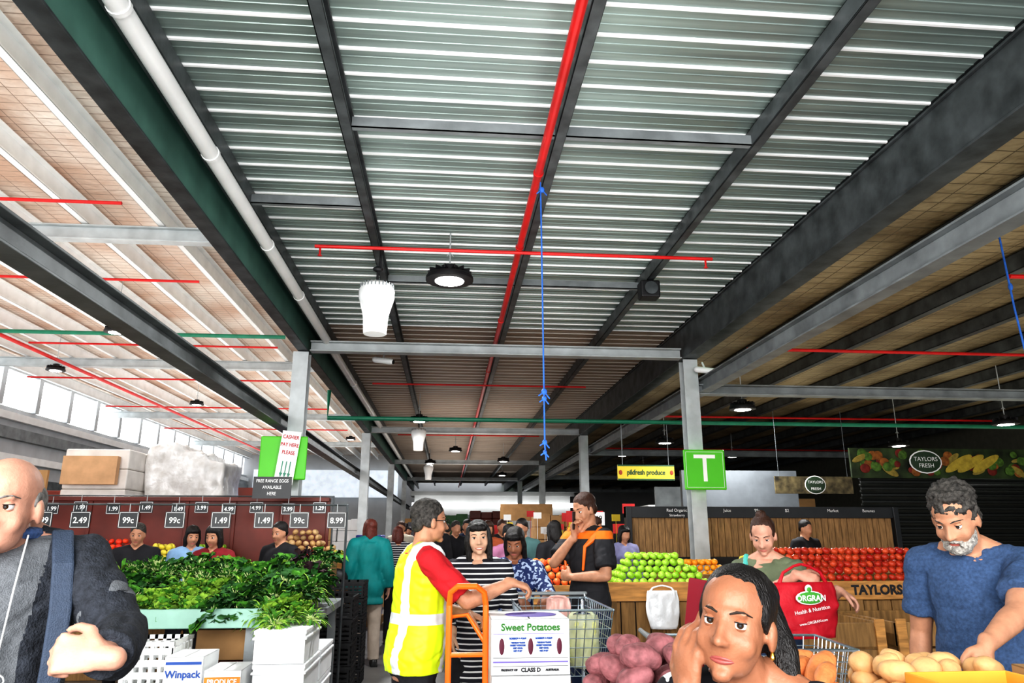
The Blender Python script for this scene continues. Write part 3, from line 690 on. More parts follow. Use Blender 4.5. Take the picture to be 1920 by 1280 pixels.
# ------------------------------------------------------------ lamps, fans
def highbay(x,y,z,r=.23,hang=.34):
    e=empty('high_bay_lamp',(x,y,z),'round black high bay lamp with glowing lens','lamp',group='high bay lamps')
    m=MB(); m.lathe([(r*.2,.16),(r*.35,.15),(r*.38,.09),(r*.5,.085),(r*.95,.05),(r,.03),(r,0),(r*.93,-.005)],28)
    for k in range(14):
        a=2*math.pi*k/14; m.obox((r*.62*math.cos(a),r*.62*math.sin(a),.085),(r*.6,.008,.04),(0,0,a))
    mk('lamp_housing',m,black,e,smooth=True)
    m=MB(); m.lathe([(r*.01,-.012),(r*.6,-.01),(r*.62,-.002)],24); mk('lamp_lens',m,lampE,e,smooth=True)
    m=MB(); m.tube([(0,0,.15),(0,0,hang)],.008,8); m.tube([(-.03,0,.26),(0,0,.3),(.03,0,.26)],.006,6); mk('hook',m,steel_l,e,smooth=True)
    return e
highbay(-.03,6.8,Z(2.42),.235,.5)
for x,y,z,h in((-.64,15.4,2.3,.6),(.2,22,2.4,.5),(4.5,10.7,1.85,.9),(9.2,11.2,1.75,1.0),(9.1,14,1.72,1.04),(4.55,15,1.85,.9),(4.6,19,2.0,.76),(8,20,2.1,.66),(-.64,26,2.4,.5),(-6.2,13.5,3.6,1),(-7.5,22,3.7,.9),(-5,24,3.7,.9),(1.8,24,2.3,.6),(6.5,24,2.1,.66),(-9,17,3.6,1),(-4,30,3.7,.9),(2.2,30,2.3,.6)): highbay(x,y,Z(z),.2,h)
for x,y in((-.73,6.75),(-.7,16.8),(-.7,26)):
    e=empty('air_circulator',(x,y,Z(1.84)),'white cup-shaped ceiling air circulator with slotted dome','fan',group='air circulators')
    m=MB(); m.lathe([(.105,0),(.11,.01),(.118,.14),(.125,.2),(.15,.29),(.17,.36),(.172,.43),(.15,.485),(.1,.515),(.04,.525)],32); m.lathe([(.1,.01),(.1,.0),(.01,.05)],32); mk('shroud',m,white_pl,e,smooth=True)
    m=MB()
    for k in range(28):
        a=2*math.pi*k/28; m.obox((.161*math.cos(a),.161*math.sin(a),.465),(.006,.01,.06),(0,0,a))
    mk('vent_slot',m,steel_g,e)
    m=MB(); m.tube([(0,0,.52),(0,0,.62),(.02,0,.68),(.02,0,.91)],.012,8); m.ell((0,0,.66),(.05,.03,.03),None,8,6); mk('bracket',m,black,e,smooth=True)
sp=empty('speaker',(2.2,7.55,Z(2.54)),'small black loudspeaker on the roof purlin','speaker')
m=MB(); m.box((-.11,-.09,-.0),(.11,.09,.2)); mk('cabinet',m,black,sp,bevel=.02)
m=MB(); m.lathe([(.01,0),(.06,.004),(.075,.012)],20); mk('speaker_cone',m,steel_d,sp,smooth=True,loc=(0,-.1,.1),rot=(rad(90),0,0))
for x,y,z,l in((3.6,9.75,2.25,'white security camera on a post bracket'),(-1.0,10.6,2.5,'white security camera below the roof')):
    cc=empty('security_camera',(x,y,Z(z)),l,'camera')
    m=MB(); m.tube([(-.12,0,.0),(.12,-.1,-.05)],.045,14); mk('camera_body',m,white_pl,cc,smooth=True)
    m=MB(); m.tube([(0,0,0),(0,.1,.12)],.015,8); mk('bracket',m,white_pl,cc,smooth=True)
    m=MB(); m.tube([(.125,-.102,-.052),(.165,-.115,-.06)],.03,12,0,0,0); mk('lens',m,black,cc,smooth=True)

# ------------------------------------------------------------ signs
sg=empty('aisle_sign',(3.47,9.7,Z(.84)),'square green sign with a white letter on the post','sign')
m=MB(); m.box((-.29,-.03,-.27),(.29,0,.27)); mk('sign_board',m,greens,sg,bevel=.02)
m=MB()
for a,b2 in(((-.26,-.24),(.26,-.235)),((-.26,.235),(.26,.24)),((-.26,-.24),(-.255,.24)),((.255,-.24),(.26,.24))): m.box((a[0],-.033,a[1]),(b2[0],-.0305,b2[1]))
mk('border',m,white,sg)
text('T',.52,white,sg,(0,-.035,-.0),bold=.002)
m=MB(); m.box((-.04,0,-.1),(.04,.2,.1)); mk('bracket',m,steel_g,sg)
sg=empty('aisle_sign',(-2.14,9.7,Z(.95)),'green board on the post behind a handwritten cashier notice','sign')
m=MB(); m.box((-.3,-.03,-.28),(.3,0,.28)); mk('sign_board',m,greens,sg,bevel=.02)
m=MB(); m.box((-.04,0,-.1),(.04,.2,.1)); mk('bracket',m,steel_g,sg)
sg=empty('paper_notice',(-2.07,9.62,Z(.95)),'white handwritten cashier notice hung over the green board','notice',rot=(0,rad(6),0))
m=MB(); m.box((-.12,-.004,-.34),(.12,0,.34)); mk('paper',m,white,sg)
ired=M('ink_red',(.5,.02,.03),.6)
for i,t in enumerate(('CASHIER','PAY HERE','PLEASE')): text(t,.068,ired,sg,(0,-.008,.26-.1*i),bold=.001,sx=.78)
for x in(-.05,0.0,.05):
    m=MB(); m.add([(x-.007,-.0065,-.05),(x+.007,-.0065,-.05),(x+.007,-.0065,-.2),(x+.022,-.0065,-.2),(x,-.0065,-.26),(x-.022,-.0065,-.2),(x-.007,-.0065,-.2)],[(0,1,2,3,4,5,6)]); mk('printed_arrow',m,green_pipe,sg)
sg=empty('blackboard',(-1.97,8.5,Z(.50)),'black hanging board with white chalk lettering','sign')
m=MB(); m.box((-.21,-.02,-.12),(.21,0,.12)); mk('board',m,blackp,sg)
for i,t in enumerate(('FREE RANGE EGGS','AVAILABLE','HERE')): text(t,.052,white,sg,(0,-.024,.072-.07*i),sx=.82)
sg=empty('shop_sign',(3.34,12.2,Z(1.0)),'yellow shop sign with green lettering between painted fruit','sign')
m=MB(); m.box((-.49,-.03,-.13),(.49,0,.13)); mk('sign_board',m,yellow,sg)
dgreen=M('dark_green_paint',(.01,.08,.03),.5,0,.1,5)
m=MB(); m.box((-.49,-.032,-.13),(.49,-.031,-.105)); m.box((-.49,-.032,.105),(.49,-.031,.13)); mk('border',m,dgreen,sg)
text('pikfresh produce',.12,dgreen,sg,(0,-.036,0),bold=.003,sx=.8)
for x in(-.44,.44):
    m=MB(); m.ell((x,-.035,0),(.03,.004,.04)); mk('printed_apple',m,M('dull_red_print',(.35,.05,.02),.6),sg,smooth=True)
for x in(-.4,.4):
    m=MB(); m.tube([(x,-.015,.12),(x,-.015,.84)],.006,6); mk('hanger',m,steel_g,sg)

def ptag(x,y,z,t,w=.16):
    e=empty('price_tag',(x,y,z),'black price card with white numerals on a rail','price tag',group='price cards over the greens')
    m=MB(); m.box((-w/2,-.006,-w*.42),(w/2,0,w*.42)); mk('card',m,blackp,e)
    m=MB(); u=w/2-.006; h=w*.42-.006
    for a,b2 in(((-u,h-.004),(u,h)),((-u,-h),(u,-h+.004)),((-u,-h),(-u+.004,h)),((u-.004,-h),(u,h))): m.box((a[0],-.008,a[1]),(b2[0],-.0062,b2[1]))
    mk('border',m,white,e); text(t,w*.42,white,e,(0,-.009,-.005),bold=.001,sx=.95)
    m=MB(); m.tube([(0,0,w*.42),(0,0,w*.42+.06)],.004,6); mk('clip',m,steel_l,e)
for x,t in zip((-3.3,-3.0,-2.62,-2.25,-1.88,-1.53,-1.24,-.93),('3.99','2.49','99c','99c','1.49','1.49','99c','8.99')): ptag(x,6.4,Z(.11),t)
for i,(x,t) in enumerate(zip((-4.9,-4.65,-4.35,-4.05,-3.7,-3.35,-3.0,-2.75,-2.45,-2.15,-1.8,-1.45),('19.99','9.99','1.99','1.99','1.99','1.49','1.49','3.99','4.99','4.99','3.99','1.29'))): ptag(x,8.6,Z(.285) if i%2 else Z(.27),t,.15)
for y,z,a,b2 in((6.42,Z(.235),-3.6,-.85),(8.62,Z(.41),-5.2,-1.3)):
    m=MB(); m.tube([(a,y,z),(b2,y,z)],.008,8); m.tube([(a,y,z),(a,y,0)],.01,8); m.tube([(b2,y,z),(b2,y,0)],.01,8); mk('tag_rail',m,steel_d,smooth=True,label='slim steel rail carrying the price cards',cat='rail',group='price rails')

# ------------------------------------------------------------ left side: cashier stall, pallets
m=MB(); m.box((-5.4,9.3,0),(-1.45,9.38,1.92)); m.box((-5.4,9.26,1.90),(-1.45,9.42,1.95))
for k in range(8): m.box((-5.4+k*.56,9.28,0),(-5.36+k*.56,9.3,1.9))
mk('stall_partition',m,redbrown,bevel=.005,label='glossy red-brown boarded partition behind the cashiers',cat='partition')
wrap=M('stretch_wrap',(.9,.87,.83),.28,0,.25,7,.9,14)
def pallet(x,y,w,d,h,mat,lab,cols=1,jit=0):
    e=empty('wrapped_pallet',(x,y,0),lab,'pallet')
    m=MB()
    for k in range(3): m.box((-w/2+k*(w-.1)/2,-d/2,0),(-w/2+.1+k*(w-.1)/2,d/2,.1))
    for k in range(6): m.box((-w/2,-d/2+k*(d-.1)/5,.1),(w/2,-d/2+.1+k*(d-.1)/5,.12))
    mk('pallet_base',m,woodd,e)
    m=MB(); nz=int(h/.3)
    for i in range(nz):
        o=.01*(i%2)
        for c in range(cols):
            xa=-w/2+.02+o+c*(w-.04-o)/cols
            jj=R.uniform(-jit,jit); zt=R.uniform(-jit,jit) if i==nz-1 else 0
            m.box((xa+jj*.3,-d/2+.02+jj,.12+i*(h-.12)/nz),(xa+(w-.04-o)/cols-.01,d/2-.02-o,.12+(i+1)*(h-.12)/nz-.004+zt))
    mk('carton_stack',m,mat,e,bevel=.02)
    return e
pallet(-5.1,11.6,.95,1.0,2.72,M('pale_bin',(.82,.78,.74),.7,0,.1,5),'stack of pale grey cartons on a timber pallet')
e=empty('wrapped_pallet',(-4.05,12.2,0),'tall pallet load wrapped in creased translucent white film','pallet')
m=MB()
for k in range(3): m.box((-.6+k*.55,-.55,0),(-.5+k*.55,.55,.1))
m.box((-.6,-.55,.1),(.6,.55,.13)); mk('pallet_base',m,woodd,e)
m=MB()
for k,(x0,x1,h) in enumerate(((-.58,-.1,2.86),(-.12,.3,2.76),(.28,.58,2.62))): m.box((x0,-.53+.03*k,.13),(x1,.53,h))
wm=remesh(m,.05,3,'film',wrap); ruffle(wm,.05,(3,3,2)); ruffle(wm,.03,(9,9,3)); mk('wrapped_load',wm,None,e)
m=MB(); m.box((-5.5,10.96,2.2),(-4.75,11.06,2.6)); mk('cardboard_sheet',m,M('tan_board',(.68,.42,.24),.8),label='flat sheet of tan cardboard leaning on the carton stack',cat='cardboard')
pallet(-1.35,13.6,.5,.8,1.5,M('blue_crates',(.05,.08,.35),.5),'stack of blue crates on a timber pallet')
pallet(-2.7,13.0,.8,.8,2.1,M('blue_crates2',(.06,.09,.4),.5),'stack of blue crates beside the film-wrapped load',2,.03)

# ------------------------------------------------------------ greens counter
gc=empty('vegetable_counter',(-2.25,5.2,0),'long produce counter with a pale green front edge','counter')
ox,oy=2.25,-5.2
m=MB(); m.box((-3.7+ox,5.25+oy,.93),(-.88+ox,6.75+oy,.98)); mk('worktop',m,steel_g,gc)
m=MB(); m.box((-3.7+ox,5.2+oy,.92),(-1.2+ox,5.25+oy,1.04)); mk('front_edge',m,M('pale_green_edge',(.3,.5,.42),.4),gc,bevel=.006)
for x in(-3.6,-2.5,-1.3,-.95):
    for y in(5.35,6.6):
        m=MB(); m.box((x-.03+ox,y-.03+oy,0),(x+.03+ox,y+.03+oy,.93)); mk('leg',m,steel_g,gc)
m=MB(); m.box((-3.7+ox,5.5+oy,.3),(-.95+ox,6.6+oy,.33)); mk('shelf',m,blackp,gc)
def crate(x,y,z,w,d,h,mat,lab,grp=None,rot=0,name='plastic_crate',cat='crate'):
    m=MB(); t=.012
    m.box((-w/2,-d/2,0),(w/2,d/2,t))
    for sgn in(-1,1):
        for k in range(4):
            zz=t+.012+k*(h-.03)/4
            m.box((-w/2,sgn*d/2-t/2,zz),(w/2,sgn*d/2+t/2,zz+(h-.03)/4*.55)); m.box((sgn*w/2-t/2,-d/2,zz),(sgn*w/2+t/2,d/2,zz+(h-.03)/4*.55))
        for k in range(6):
            xx=-w/2+k*(w-.02)/5; m.box((xx,sgn*d/2-t/2-.002,0),(xx+.02,sgn*d/2+t/2+.002,h)); yy=-d/2+k*(d-.02)/5; m.box((sgn*w/2-t/2-.002,yy,0),(sgn*w/2+t/2+.002,yy+.02,h))
    m.box((-w/2-.01,-d/2-.01,h-.025),(w/2+.01,-d/2+.008,h)); m.box((-w/2-.01,d/2-.008,h-.025),(w/2+.01,d/2+.01,h)); m.box((-w/2-.01,-d/2,h-.025),(-w/2+.008,d/2,h)); m.box((w/2-.008,-d/2,h-.025),(w/2+.01,d/2,h))
    return mk(name,m,mat,loc=(x,y,z),rot=(0,0,rot),label=lab,cat=cat,group=grp)
for i in range(3): crate(-1.76,4.98,.0+.30*i,.28,.34,.295,white_pl,'white slatted plastic crate stacked under the counter','white crates')
def carton(x,y,z,w,d,h,mat,lab,rot=0,lines=(),panel=None,flap=None,name='carton',grp=None):
    e=empty(name,(x,y,z),lab,'box',rot=(0,0,rot),group=grp)
    m=MB(); t=.006
    m.box((-w/2,-d/2,0),(w/2,d/2,t)); m.box((-w/2,-d/2,0),(w/2,-d/2+t,h)); m.box((-w/2,d/2-t,0),(w/2,d/2,h)); m.box((-w/2,-d/2,0),(-w/2+t,d/2,h)); m.box((w/2-t,-d/2,0),(w/2,d/2,h))
    if flap!='open': m.box((-w/2,-d/2,h-t),(-.003,d/2,h)); m.box((.003,-d/2,h-t),(w/2,d/2,h))
    mk('carton_body',m,mat,e,bevel=.003)
    if panel:
        for (px,pz,pw,phh,pm) in panel:
            m=MB(); m.box((px-pw/2,-d/2-.003,pz-phh/2),(px+pw/2,-d/2-.0008,pz+phh/2)); mk('printed_panel',m,pm,e)
    for (tx,tz,ts,st,tm) in lines: text(st,ts,tm,e,(tx,-d/2-.0055,tz),bold=.001)
    return e
bluep=M('print_blue',(.03,.1,.4),.6); orp=M('print_orange',(.9,.25,.03),.6); greenp=M('print_green',(.08,.4,.05),.6); redp=M('print_red',(.55,.03,.03),.6)
carton(-1.50,4.82,.45,.22,.30,.38,card_w,'white carton printed with a blue packing brand',lines=[(0,.285,.055,'Winpack',bluep)],panel=[(0,.12,.2,.19,bluep),(0,.345,.2,.015,bluep)])
carton(-1.50,4.82,.0,.24,.32,.44,card_w,'white carton stacked under another carton')
carton(-1.265,4.78,.42,.21,.3,.34,card_w,'white fruit carton with orange produce print',lines=[(0,.28,.036,'PRODUCE',white),(0,.13,.045,'FRESH',bluep)],panel=[(0,.28,.2,.05,orp),(-.05,.19,.08,.05,orp)])
carton(-1.265,4.78,.0,.22,.32,.41,card,'brown carton stacked under another carton')
carton(-1.5,5.75,.335,.6,.4,.33,M('maroon_carton',(.16,.03,.03),.7),'dark maroon lettuce carton on the shelf',lines=[(.1,.27,.06,'LETTUCE',white)])
carton(-1.5,5.75,.67,.45,.35,.2,card,'brown carton stacked on a maroon carton')
for j,(fx,fy) in enumerate(((-.985,5.02),(-.985,5.60))):
    for i in range(5):
        m=MB(); m.box((-.15,-.26,0),(.15,.26,.18)); m.box((-.16,-.27,.135),(.16,.27,.15)); m.box((-.155,-.265,.165),(.155,.265,.19)); m.box((-.06,-.267,.05),(.06,-.259,.09))
        if j==1 and i==4: continue
        mk('foam_box',m,foam,loc=(fx+.006*(i%2),fy,.192*i),bevel=.012,label='white polystyrene produce box in a stack at the counter end',cat='box',group='polystyrene boxes')
for i in range(6): crate(-1.12,8.4,.0+.172*i,.5,.4,.165,black,'black plastic crate in a stack','black crates')
for i in range(5): crate(-1.08,7.2,.0+.195*i,.5,.4,.19,black,'black plastic crate in a stack','black crates')

def leafy(n,L,w,droop=.5,stem=.1,curl=0,flat=1,sr=.003):
    mb=MB()
    for i in range(n):
        th=R.uniform(0,6.28); el=R.uniform(.1,1.45)
        d=V((math.cos(th)*math.cos(el),math.sin(th)*math.cos(el),math.sin(el)*flat)).normalized()
        side=d.cross(V((0,0,1))).normalized(); up=side.cross(d)
        l=L*R.uniform(.7,1.15); ww=w*R.uniform(.7,1.2); o=V((R.uniform(-.03,.03),R.uniform(-.03,.03),0))+d*stem*R.uniform(.3,1)
        mb.tube([V((0,0,0)),o],[sr,sr*.7],5,1,0,0)
        vs=[];fs=[]
        for k in range(6):
            t=k/5; c=o+d*l*t-V((0,0,1))*droop*l*t*t*.6; g=ww*math.sin(math.pi*min(1,.12+t*.86))**.8
            for q in(-1,0,1): vs.append(c+side*g*q+up*(abs(q)*.25*g+R.uniform(-curl,curl)))
        for k in range(5):
            for q in(0,1): fs.append((k*3+q,k*3+q+1,(k+1)*3+q+1,(k+1)*3+q))
        mb.add(vs,fs,R.choice((0,0,2)))
    return mb
lg1=M('leaf_green',(.075,.24,.025),.85,0,.6,18); lg2=M('leaf_light',(.28,.47,.06),.85,0,.4,18); lg3=M('leaf_dark',(.025,.11,.02),.85,0,.5,18); stm=M('stem_pale',(.65,.75,.35),.6,0,.2,20); lbeet=M('leaf_beet',(.06,.03,.04),.6,0,.5,20)
lm=[mesh_of(leafy(70,.105,.038,.8,.12,.014,flat=.5,sr=.006),'leafy_bunch'),mesh_of(leafy(260,.034,.013,.3,.14,.008,flat=.6),'parsley_bunch'),mesh_of(leafy(70,.17,.012,.9,.10,.004,flat=.5,sr=.005),'spring_greens'),mesh_of(leafy(70,.09,.04,.4,.08,.020,flat=.7,sr=.005),'lettuce_head'),mesh_of(leafy(60,.11,.034,.7,.1,.014,flat=.6),'beetroot_bunch')]
for q,(a,b2,c) in zip(lm,((lg3,stm,lg1),(lg1,stm,lg3),(lg1,stm,lg2),(lg2,stm,lg1),(lbeet,redp,lg3))):
    for mm in(a,b2,c): q.materials.append(mm)
    q.polygons.foreach_set('use_smooth',[True]*len(q.polygons))
nm=['spinach_bunch','parsley_bunch','spring_greens_bunch','lettuce','beetroot_bunch']; lbl=['bunch of broad dark green leaves on the counter','curly bunch of fine parsley on the counter','bunch of long drooping greens on the counter','pale green leafy lettuce on the counter','dark purple-leaved beetroot bunch on the counter']
def putleaf(k,x,y,z,s=1,tilt=.3):
    mk(nm[k],lm[k],None,loc=(x,y,z),rot=(R.uniform(-tilt,tilt)+.2,R.uniform(-tilt,tilt),R.uniform(0,6.28)),scale=s*R.uniform(.85,1.15),label=lbl[k],cat='vegetable',group=lbl[k].split(' on the')[0]+' pile')
for r in range(7):
    for c in range(16):
        x=-3.55+c*.168+R.uniform(-.03,.03); y=5.34+r*.2+R.uniform(-.03,.03); z=.985+r*.034+.03*math.sin(c*.9+r)
        if x>-1.25: k=R.choice((2,0,3)) if r<4 else R.choice((4,0,1))
        else: k=(1,1,0,3,0,3,2)[(c//3+(r//3)*2)%7] if r<4 else (0,3,0,2,1)[(c//2+r)%5]
        if x>-1.2: z+=.02+.01*r
        elif x>-1.5: z+=.012*r
        putleaf(k,x,y,z,.95)
for x,y,z in((-1.12,5.2,1.0),(-.95,5.22,1.0)): putleaf(3,x,y,z,.7)
for x,y,z in((-1.12,5.06,.98),(-1.0,5.04,.98),(-.86,5.08,.98),(-1.05,4.9,.97)): putleaf(2,x,y,z,.6,.4)
# ------------------------------------------------------------ fruit
def fruit(rx,rz,mat,name,dim=.25,n=16,stem=True):
    prof=[]
    for i in range(11):
        a=-math.pi/2+math.pi*i/10; r=math.cos(a); z=math.sin(a)
        z*=1-dim*math.exp(-(r/.35)**2); prof.append((r*rx+.0005,z*rz))
    m=MB(); m.lathe(prof,n)
    if stem: m.tube([(0,0,rz*.7),(.004,0,rz*1.1)],.002,5,1,0,0)
    me=mesh_of(m,name,True); me.materials.append(mat); me.materials.append(woodd)
    me.polygons.foreach_set('use_smooth',[True]*len(me.polygons)); return me
ap_g=fruit(.038,.034,Mrand('apple_green',(.3,.6,.03),(.55,.8,.12)),'a'); ap_r=fruit(.038,.034,Mrand('apple_red',(.4,.005,.01),(.72,.12,.04)),'b'); ap_o=fruit(.037,.035,Mrand('peach',(.9,.35,.08),(.75,.05,.03)),'c',.15)
om=fruit(.037,.036,Mrand('mandarin',(.95,.35,.02),(1,.5,.05)),'d',.1); lem=fruit(.032,.04,Mrand('lemon',(.9,.75,.05),(.95,.85,.15)),'e',.0); tom=fruit(.036,.03,Mrand('tomato',(.7,.03,.01),(.85,.1,.03)),'f',.15)
pot=fruit(.038,.03,Mrand('potato_skin',(.5,.3,.12),(.7,.5,.28)),'g',.0)
def heap(me,name,x0,x1,y0,y1,z,layers,sp,lab,cat,grp):
    for L in range(layers):
        a0=x0+L*sp*.55;a1=x1-L*sp*.55;b0=y0+L*sp*.7;b1=y1-L*sp*.7
        if a1<a0 or b1<b0: break
        nx=int((a1-a0)/sp)+1; ny=int((b1-b0)/sp)+1
        for i in range(nx):
            for j in range(ny):
                edge=min(i,nx-1-i,j)<=0 or L==layers-1
                if not edge: continue
                mk(name,me,None,loc=(a0+i*sp+R.uniform(-.006,.006),b0+j*sp+R.uniform(-.005,.005),z+sp*.5+L*sp*.78+R.uniform(-.003,.009)),rot=(R.uniform(-.9,.9),R.uniform(-.9,.9),R.uniform(0,6)),scale=R.uniform(.88,1.04),label=lab,cat=cat,group=grp)
def stall(x0,x1,y0,y1,zt,lab,txt=(),name='produce_counter'):
    e=empty(name,((x0+x1)/2,y0,0),lab,'counter'); w=(x1-x0)/2; d=y1-y0
    m=MB(); m.box((-w,.03,zt-.12),(w,d,zt-.09)); mk('tray',m,woodd,e)
    m=MB(); m.box((-w,0,zt-.14),(w,.03,zt+.03)); mk('front_board',m,wood,e,bevel=.004)
    m=MB(); nb=int(2*w/.14)
    for k in range(nb): m.box((-w+k*2*w/nb,.06,.05),(-w+(k+1)*2*w/nb-.012,.08,zt-.15))
    mk('slatted_front',m,woodd,e)
    for a in(-w+.05,0,w-.05):
        for b2 in(.04,d-.08): 
            m=MB(); m.box((a-.04,b2-.02,0),(a+.04,b2+.06,zt-.12)); mk('leg',m,woodd,e)
    for (tx,st,ts) in txt: text(st,ts,ink,e,(tx-(x0+x1)/2,-.004,zt-.055),bold=.005)
    return e
stall(1.5,6.4,7.0,8.3,1.05,'long timber fruit counter with stencilled front board',txt=((4.13,'TAYLORS',.12),(5.6,'TAYLORS',.12)))
stall(.6,1.48,7.1,8.0,1.02,'short timber fruit counter with rough board front')
heap(ap_g,'green_apple',1.62,2.55,7.1,7.8,.97,6,.075,'shiny green apple in the pyramid on the timber counter','apple','green apples')
heap(ap_r,'red_apple',3.1,4.95,7.1,7.85,1.0,6,.078,'red apple in the heap on the timber counter','apple','red apples')
heap(ap_o,'peach',.72,1.42,7.2,7.8,.97,5,.075,'orange-red peach in the heap on the counter','fruit','peaches')
heap(om,'mandarin',5.05,6.0,7.1,7.6,.97,5,.078,'orange mandarin in the heap on the timber counter','fruit','mandarins')
heap(tom,'tomato',2.66,3.02,7.15,7.5,.96,3,.075,'red tomato in the tray on the timber counter','tomato','tomatoes')
heap(om,'mandarin',2.75,3.3,8.55,8.95,1.03,3,.078,'orange mandarin on the raised display','fruit','mandarins on the raised display')
heap(lem,'lemon',3.45,3.95,8.55,8.95,1.07,3,.078,'yellow lemon on the raised display','lemon','lemons')
heap(ap_r,'red_apple',4.1,5.4,8.55,8.95,1.09,4,.078,'red apple on the raised display','apple','red apples on the raised display')
m=MB(); m.box((2.6,8.45,0),(6.4,9.3,1.07)); mk('display_plinth',m,woodd,bevel=.01,label='raised timber display behind the fruit counter',cat='display')
for x,w in((3.0,1.0),(4.1,1.0),(5.3,1.1)):
    e=empty('timber_bin',(x,5.9,0),'rough timber produce bin below the fruit counter','bin',group='timber bins')
    m=MB()
    for k in range(4): m.box((-w/2,0,.05+k*.2),(w/2,.03,.23+k*.2)); m.box((-w/2,.9,.05+k*.2),(w/2,.93,.23+k*.2)); m.box((-w/2,0,.05+k*.2),(-w/2+.03,.93,.23+k*.2)); m.box((w/2-.03,0,.05+k*.2),(w/2,.93,.23+k*.2))
    mk('boards',m,woodd,e,bevel=.004)
    for a in(-w/2,w/2-.08):
        m=MB(); m.box((a,-.02,0),(a+.08,0,.86)); mk('corner_batten',m,wood,e,bevel=.003)
m=MB(); m.box((-1.95,8.75,0),(-1.3,9.2,1.3)); mk('display_plinth',m,woodd,bevel=.01,label='timber display plinth beside the red-brown partition',cat='display')
heap(pot,'potato',-1.9,-1.35,8.8,9.15,1.31,4,.078,'washed potato in the heap beside the partition','vegetable','potatoes by the partition')
m=MB(); m.box((-4.9,8.75,0),(-2.4,9.2,1.2)); mk('display_plinth',m,woodd,bevel=.01,label='timber display plinth in front of the partition',cat='display')
heap(tom,'tomato',-4.5,-3.5,8.8,9.15,1.21,4,.078,'red tomato in the heap by the partition','tomato','tomatoes by the partition')
heap(lem,'lemon',-3.4,-3.0,8.8,9.15,1.21,3,.078,'yellow lemon in the heap by the partition','lemon','lemons by the partition')
heap(ap_g,'green_apple',-2.9,-2.45,8.8,9.15,1.21,3,.078,'green apple in the heap by the partition','apple','green apples by the partition')
dp=empty('display_wall',(4.6,10.5,0),'black display wall with timber slats and chalk price header','display')
m=MB(); m.box((-2.05,0,0),(2.05,.08,1.2)); m.box((-2.05,-.02,1.74),(2.05,.1,1.90)); m.box((-2.05,-.05,0),(-1.97,.1,1.90)); m.box((1.97,-.05,0),(2.05,.1,1.90)); mk('black_frame',m,blackp,dp,bevel=.005)
m=MB()
for k in range(40): m.box((-1.96+k*.098,.02,1.2),(-1.96+k*.098+.09,.05,1.74))
mk('timber_slats',m,Mwood('slat_timber',(.25,.14,.06),(.42,.26,.12),6,(6,6,1)),dp)
for x,t in((-1.3,'Red Organic'),(-.55,'Juice'),(-.1,'99c'),(.35,'$2'),(1.05,'Market'),(1.6,'Bananas')): text(t,.06,white,dp,(x,-.024,1.845))
text('Strawberry',.05,white,dp,(-1.3,-.024,1.775))
sh=empty('roller_shutter',(8.3,10.9,0),'dark roller shutter closing a stall','shutter')
m=MB(); m.box((-1.9,.03,0),(2.4,.06,2.4))
for k in range(24): m.tube([(-1.9,.03,.05+k*.1),(2.4,.03,.05+k*.1)],.035,8)
mk('shutter_slats',m,M('shutter_black',(.02,.022,.02),.4),sh,smooth=True)
mu=empty('fruit_mural',(8.3,10.8,2.35),'banner printed with apples, corn and lettuce above the shutter','banner')
m=MB(); m.box((-2.1,0,0),(2.4,.04,.46)); mk('banner_board',m,M('mural_ground',(.03,.05,.015),.5,0,.8,4),mu)
m=MB()
for k in range(75):
    x=R.uniform(-2.0,2.25); z=R.uniform(.08,.38); r=R.uniform(.05,.12); mi=R.choice((0,1,2,3,3))
    if mi==2: m.ell((x,-.004-.0002*k,z),(min(r*1.6,.14),.004,r*.5),Euler((0,R.uniform(-.8,.8),0)).to_matrix(),mi=mi)
    else: m.ell((x,-.004-.0002*k,z),(min(r,.08),.004,min(r,.08)*.9),mi=mi)
for x in(-.35,-.15,.1,1.3): m.ell((x,-.024,.23),(.27,.004,.07),Euler((0,-.5,0)).to_matrix(),mi=4)
mk('printed_fruit',m,[M('pr1',(.17,.02,.012),.6,0,.4,20),M('pr2',(.27,.1,.02),.6,0,.4,20),M('print_corn',(.3,.23,.05),.6,0,.3,20),M('print_leaf',(.08,.16,.025),.6,0,.5,20),M('print_banana',(.45,.34,.05),.6,0,.2,20)],mu,smooth=True)
dkg=M('badge_dark',(.03,.06,.03),.5)
def badge(par,x,z,w_,h_):
    m=MB(); m.ell((x,-.034,z),(w_,.006,h_)); mk('badge_rim',m,white,par,smooth=True)
    m=MB(); m.ell((x,-.038,z),(w_*.92,.006,h_*.9)); mk('oval_badge',m,dkg,par,smooth=True)
    text('TAYLORS',w_*.34,white,par,(x,-.047,z+.04)); text('FRESH',w_*.34,white,par,(x,-.047,z-.06))
badge(mu,-.9,.25,.27,.18)
osn=empty('shop_sign',(5.6,10.85,2.24),'small dark banner with an oval shop badge','sign')
m=MB(); m.box((-.62,-.0,-.13),(.62,.03,.13)); mk('sign_board',m,M('mural_dim',(.1,.08,.04),.6,0,.9,8),osn)
badge(osn,0,0,.17,.14)
for x in(-.55,.55):
    m=MB(); m.tube([(x,.01,.12),(x,.01,1.14)],.004,6); mk('hanger',m,steel_d,osn)
m=MB(); m.box((3.7,11.4,0),(5.6,11.5,2.5)); m.box((5.6,11.4,0),(7.0,11.5,1.6)); mk('stall_partition',m,M('slate_partition',(.1,.11,.12),.6),label='slate grey stall partition behind the display wall',cat='partition')
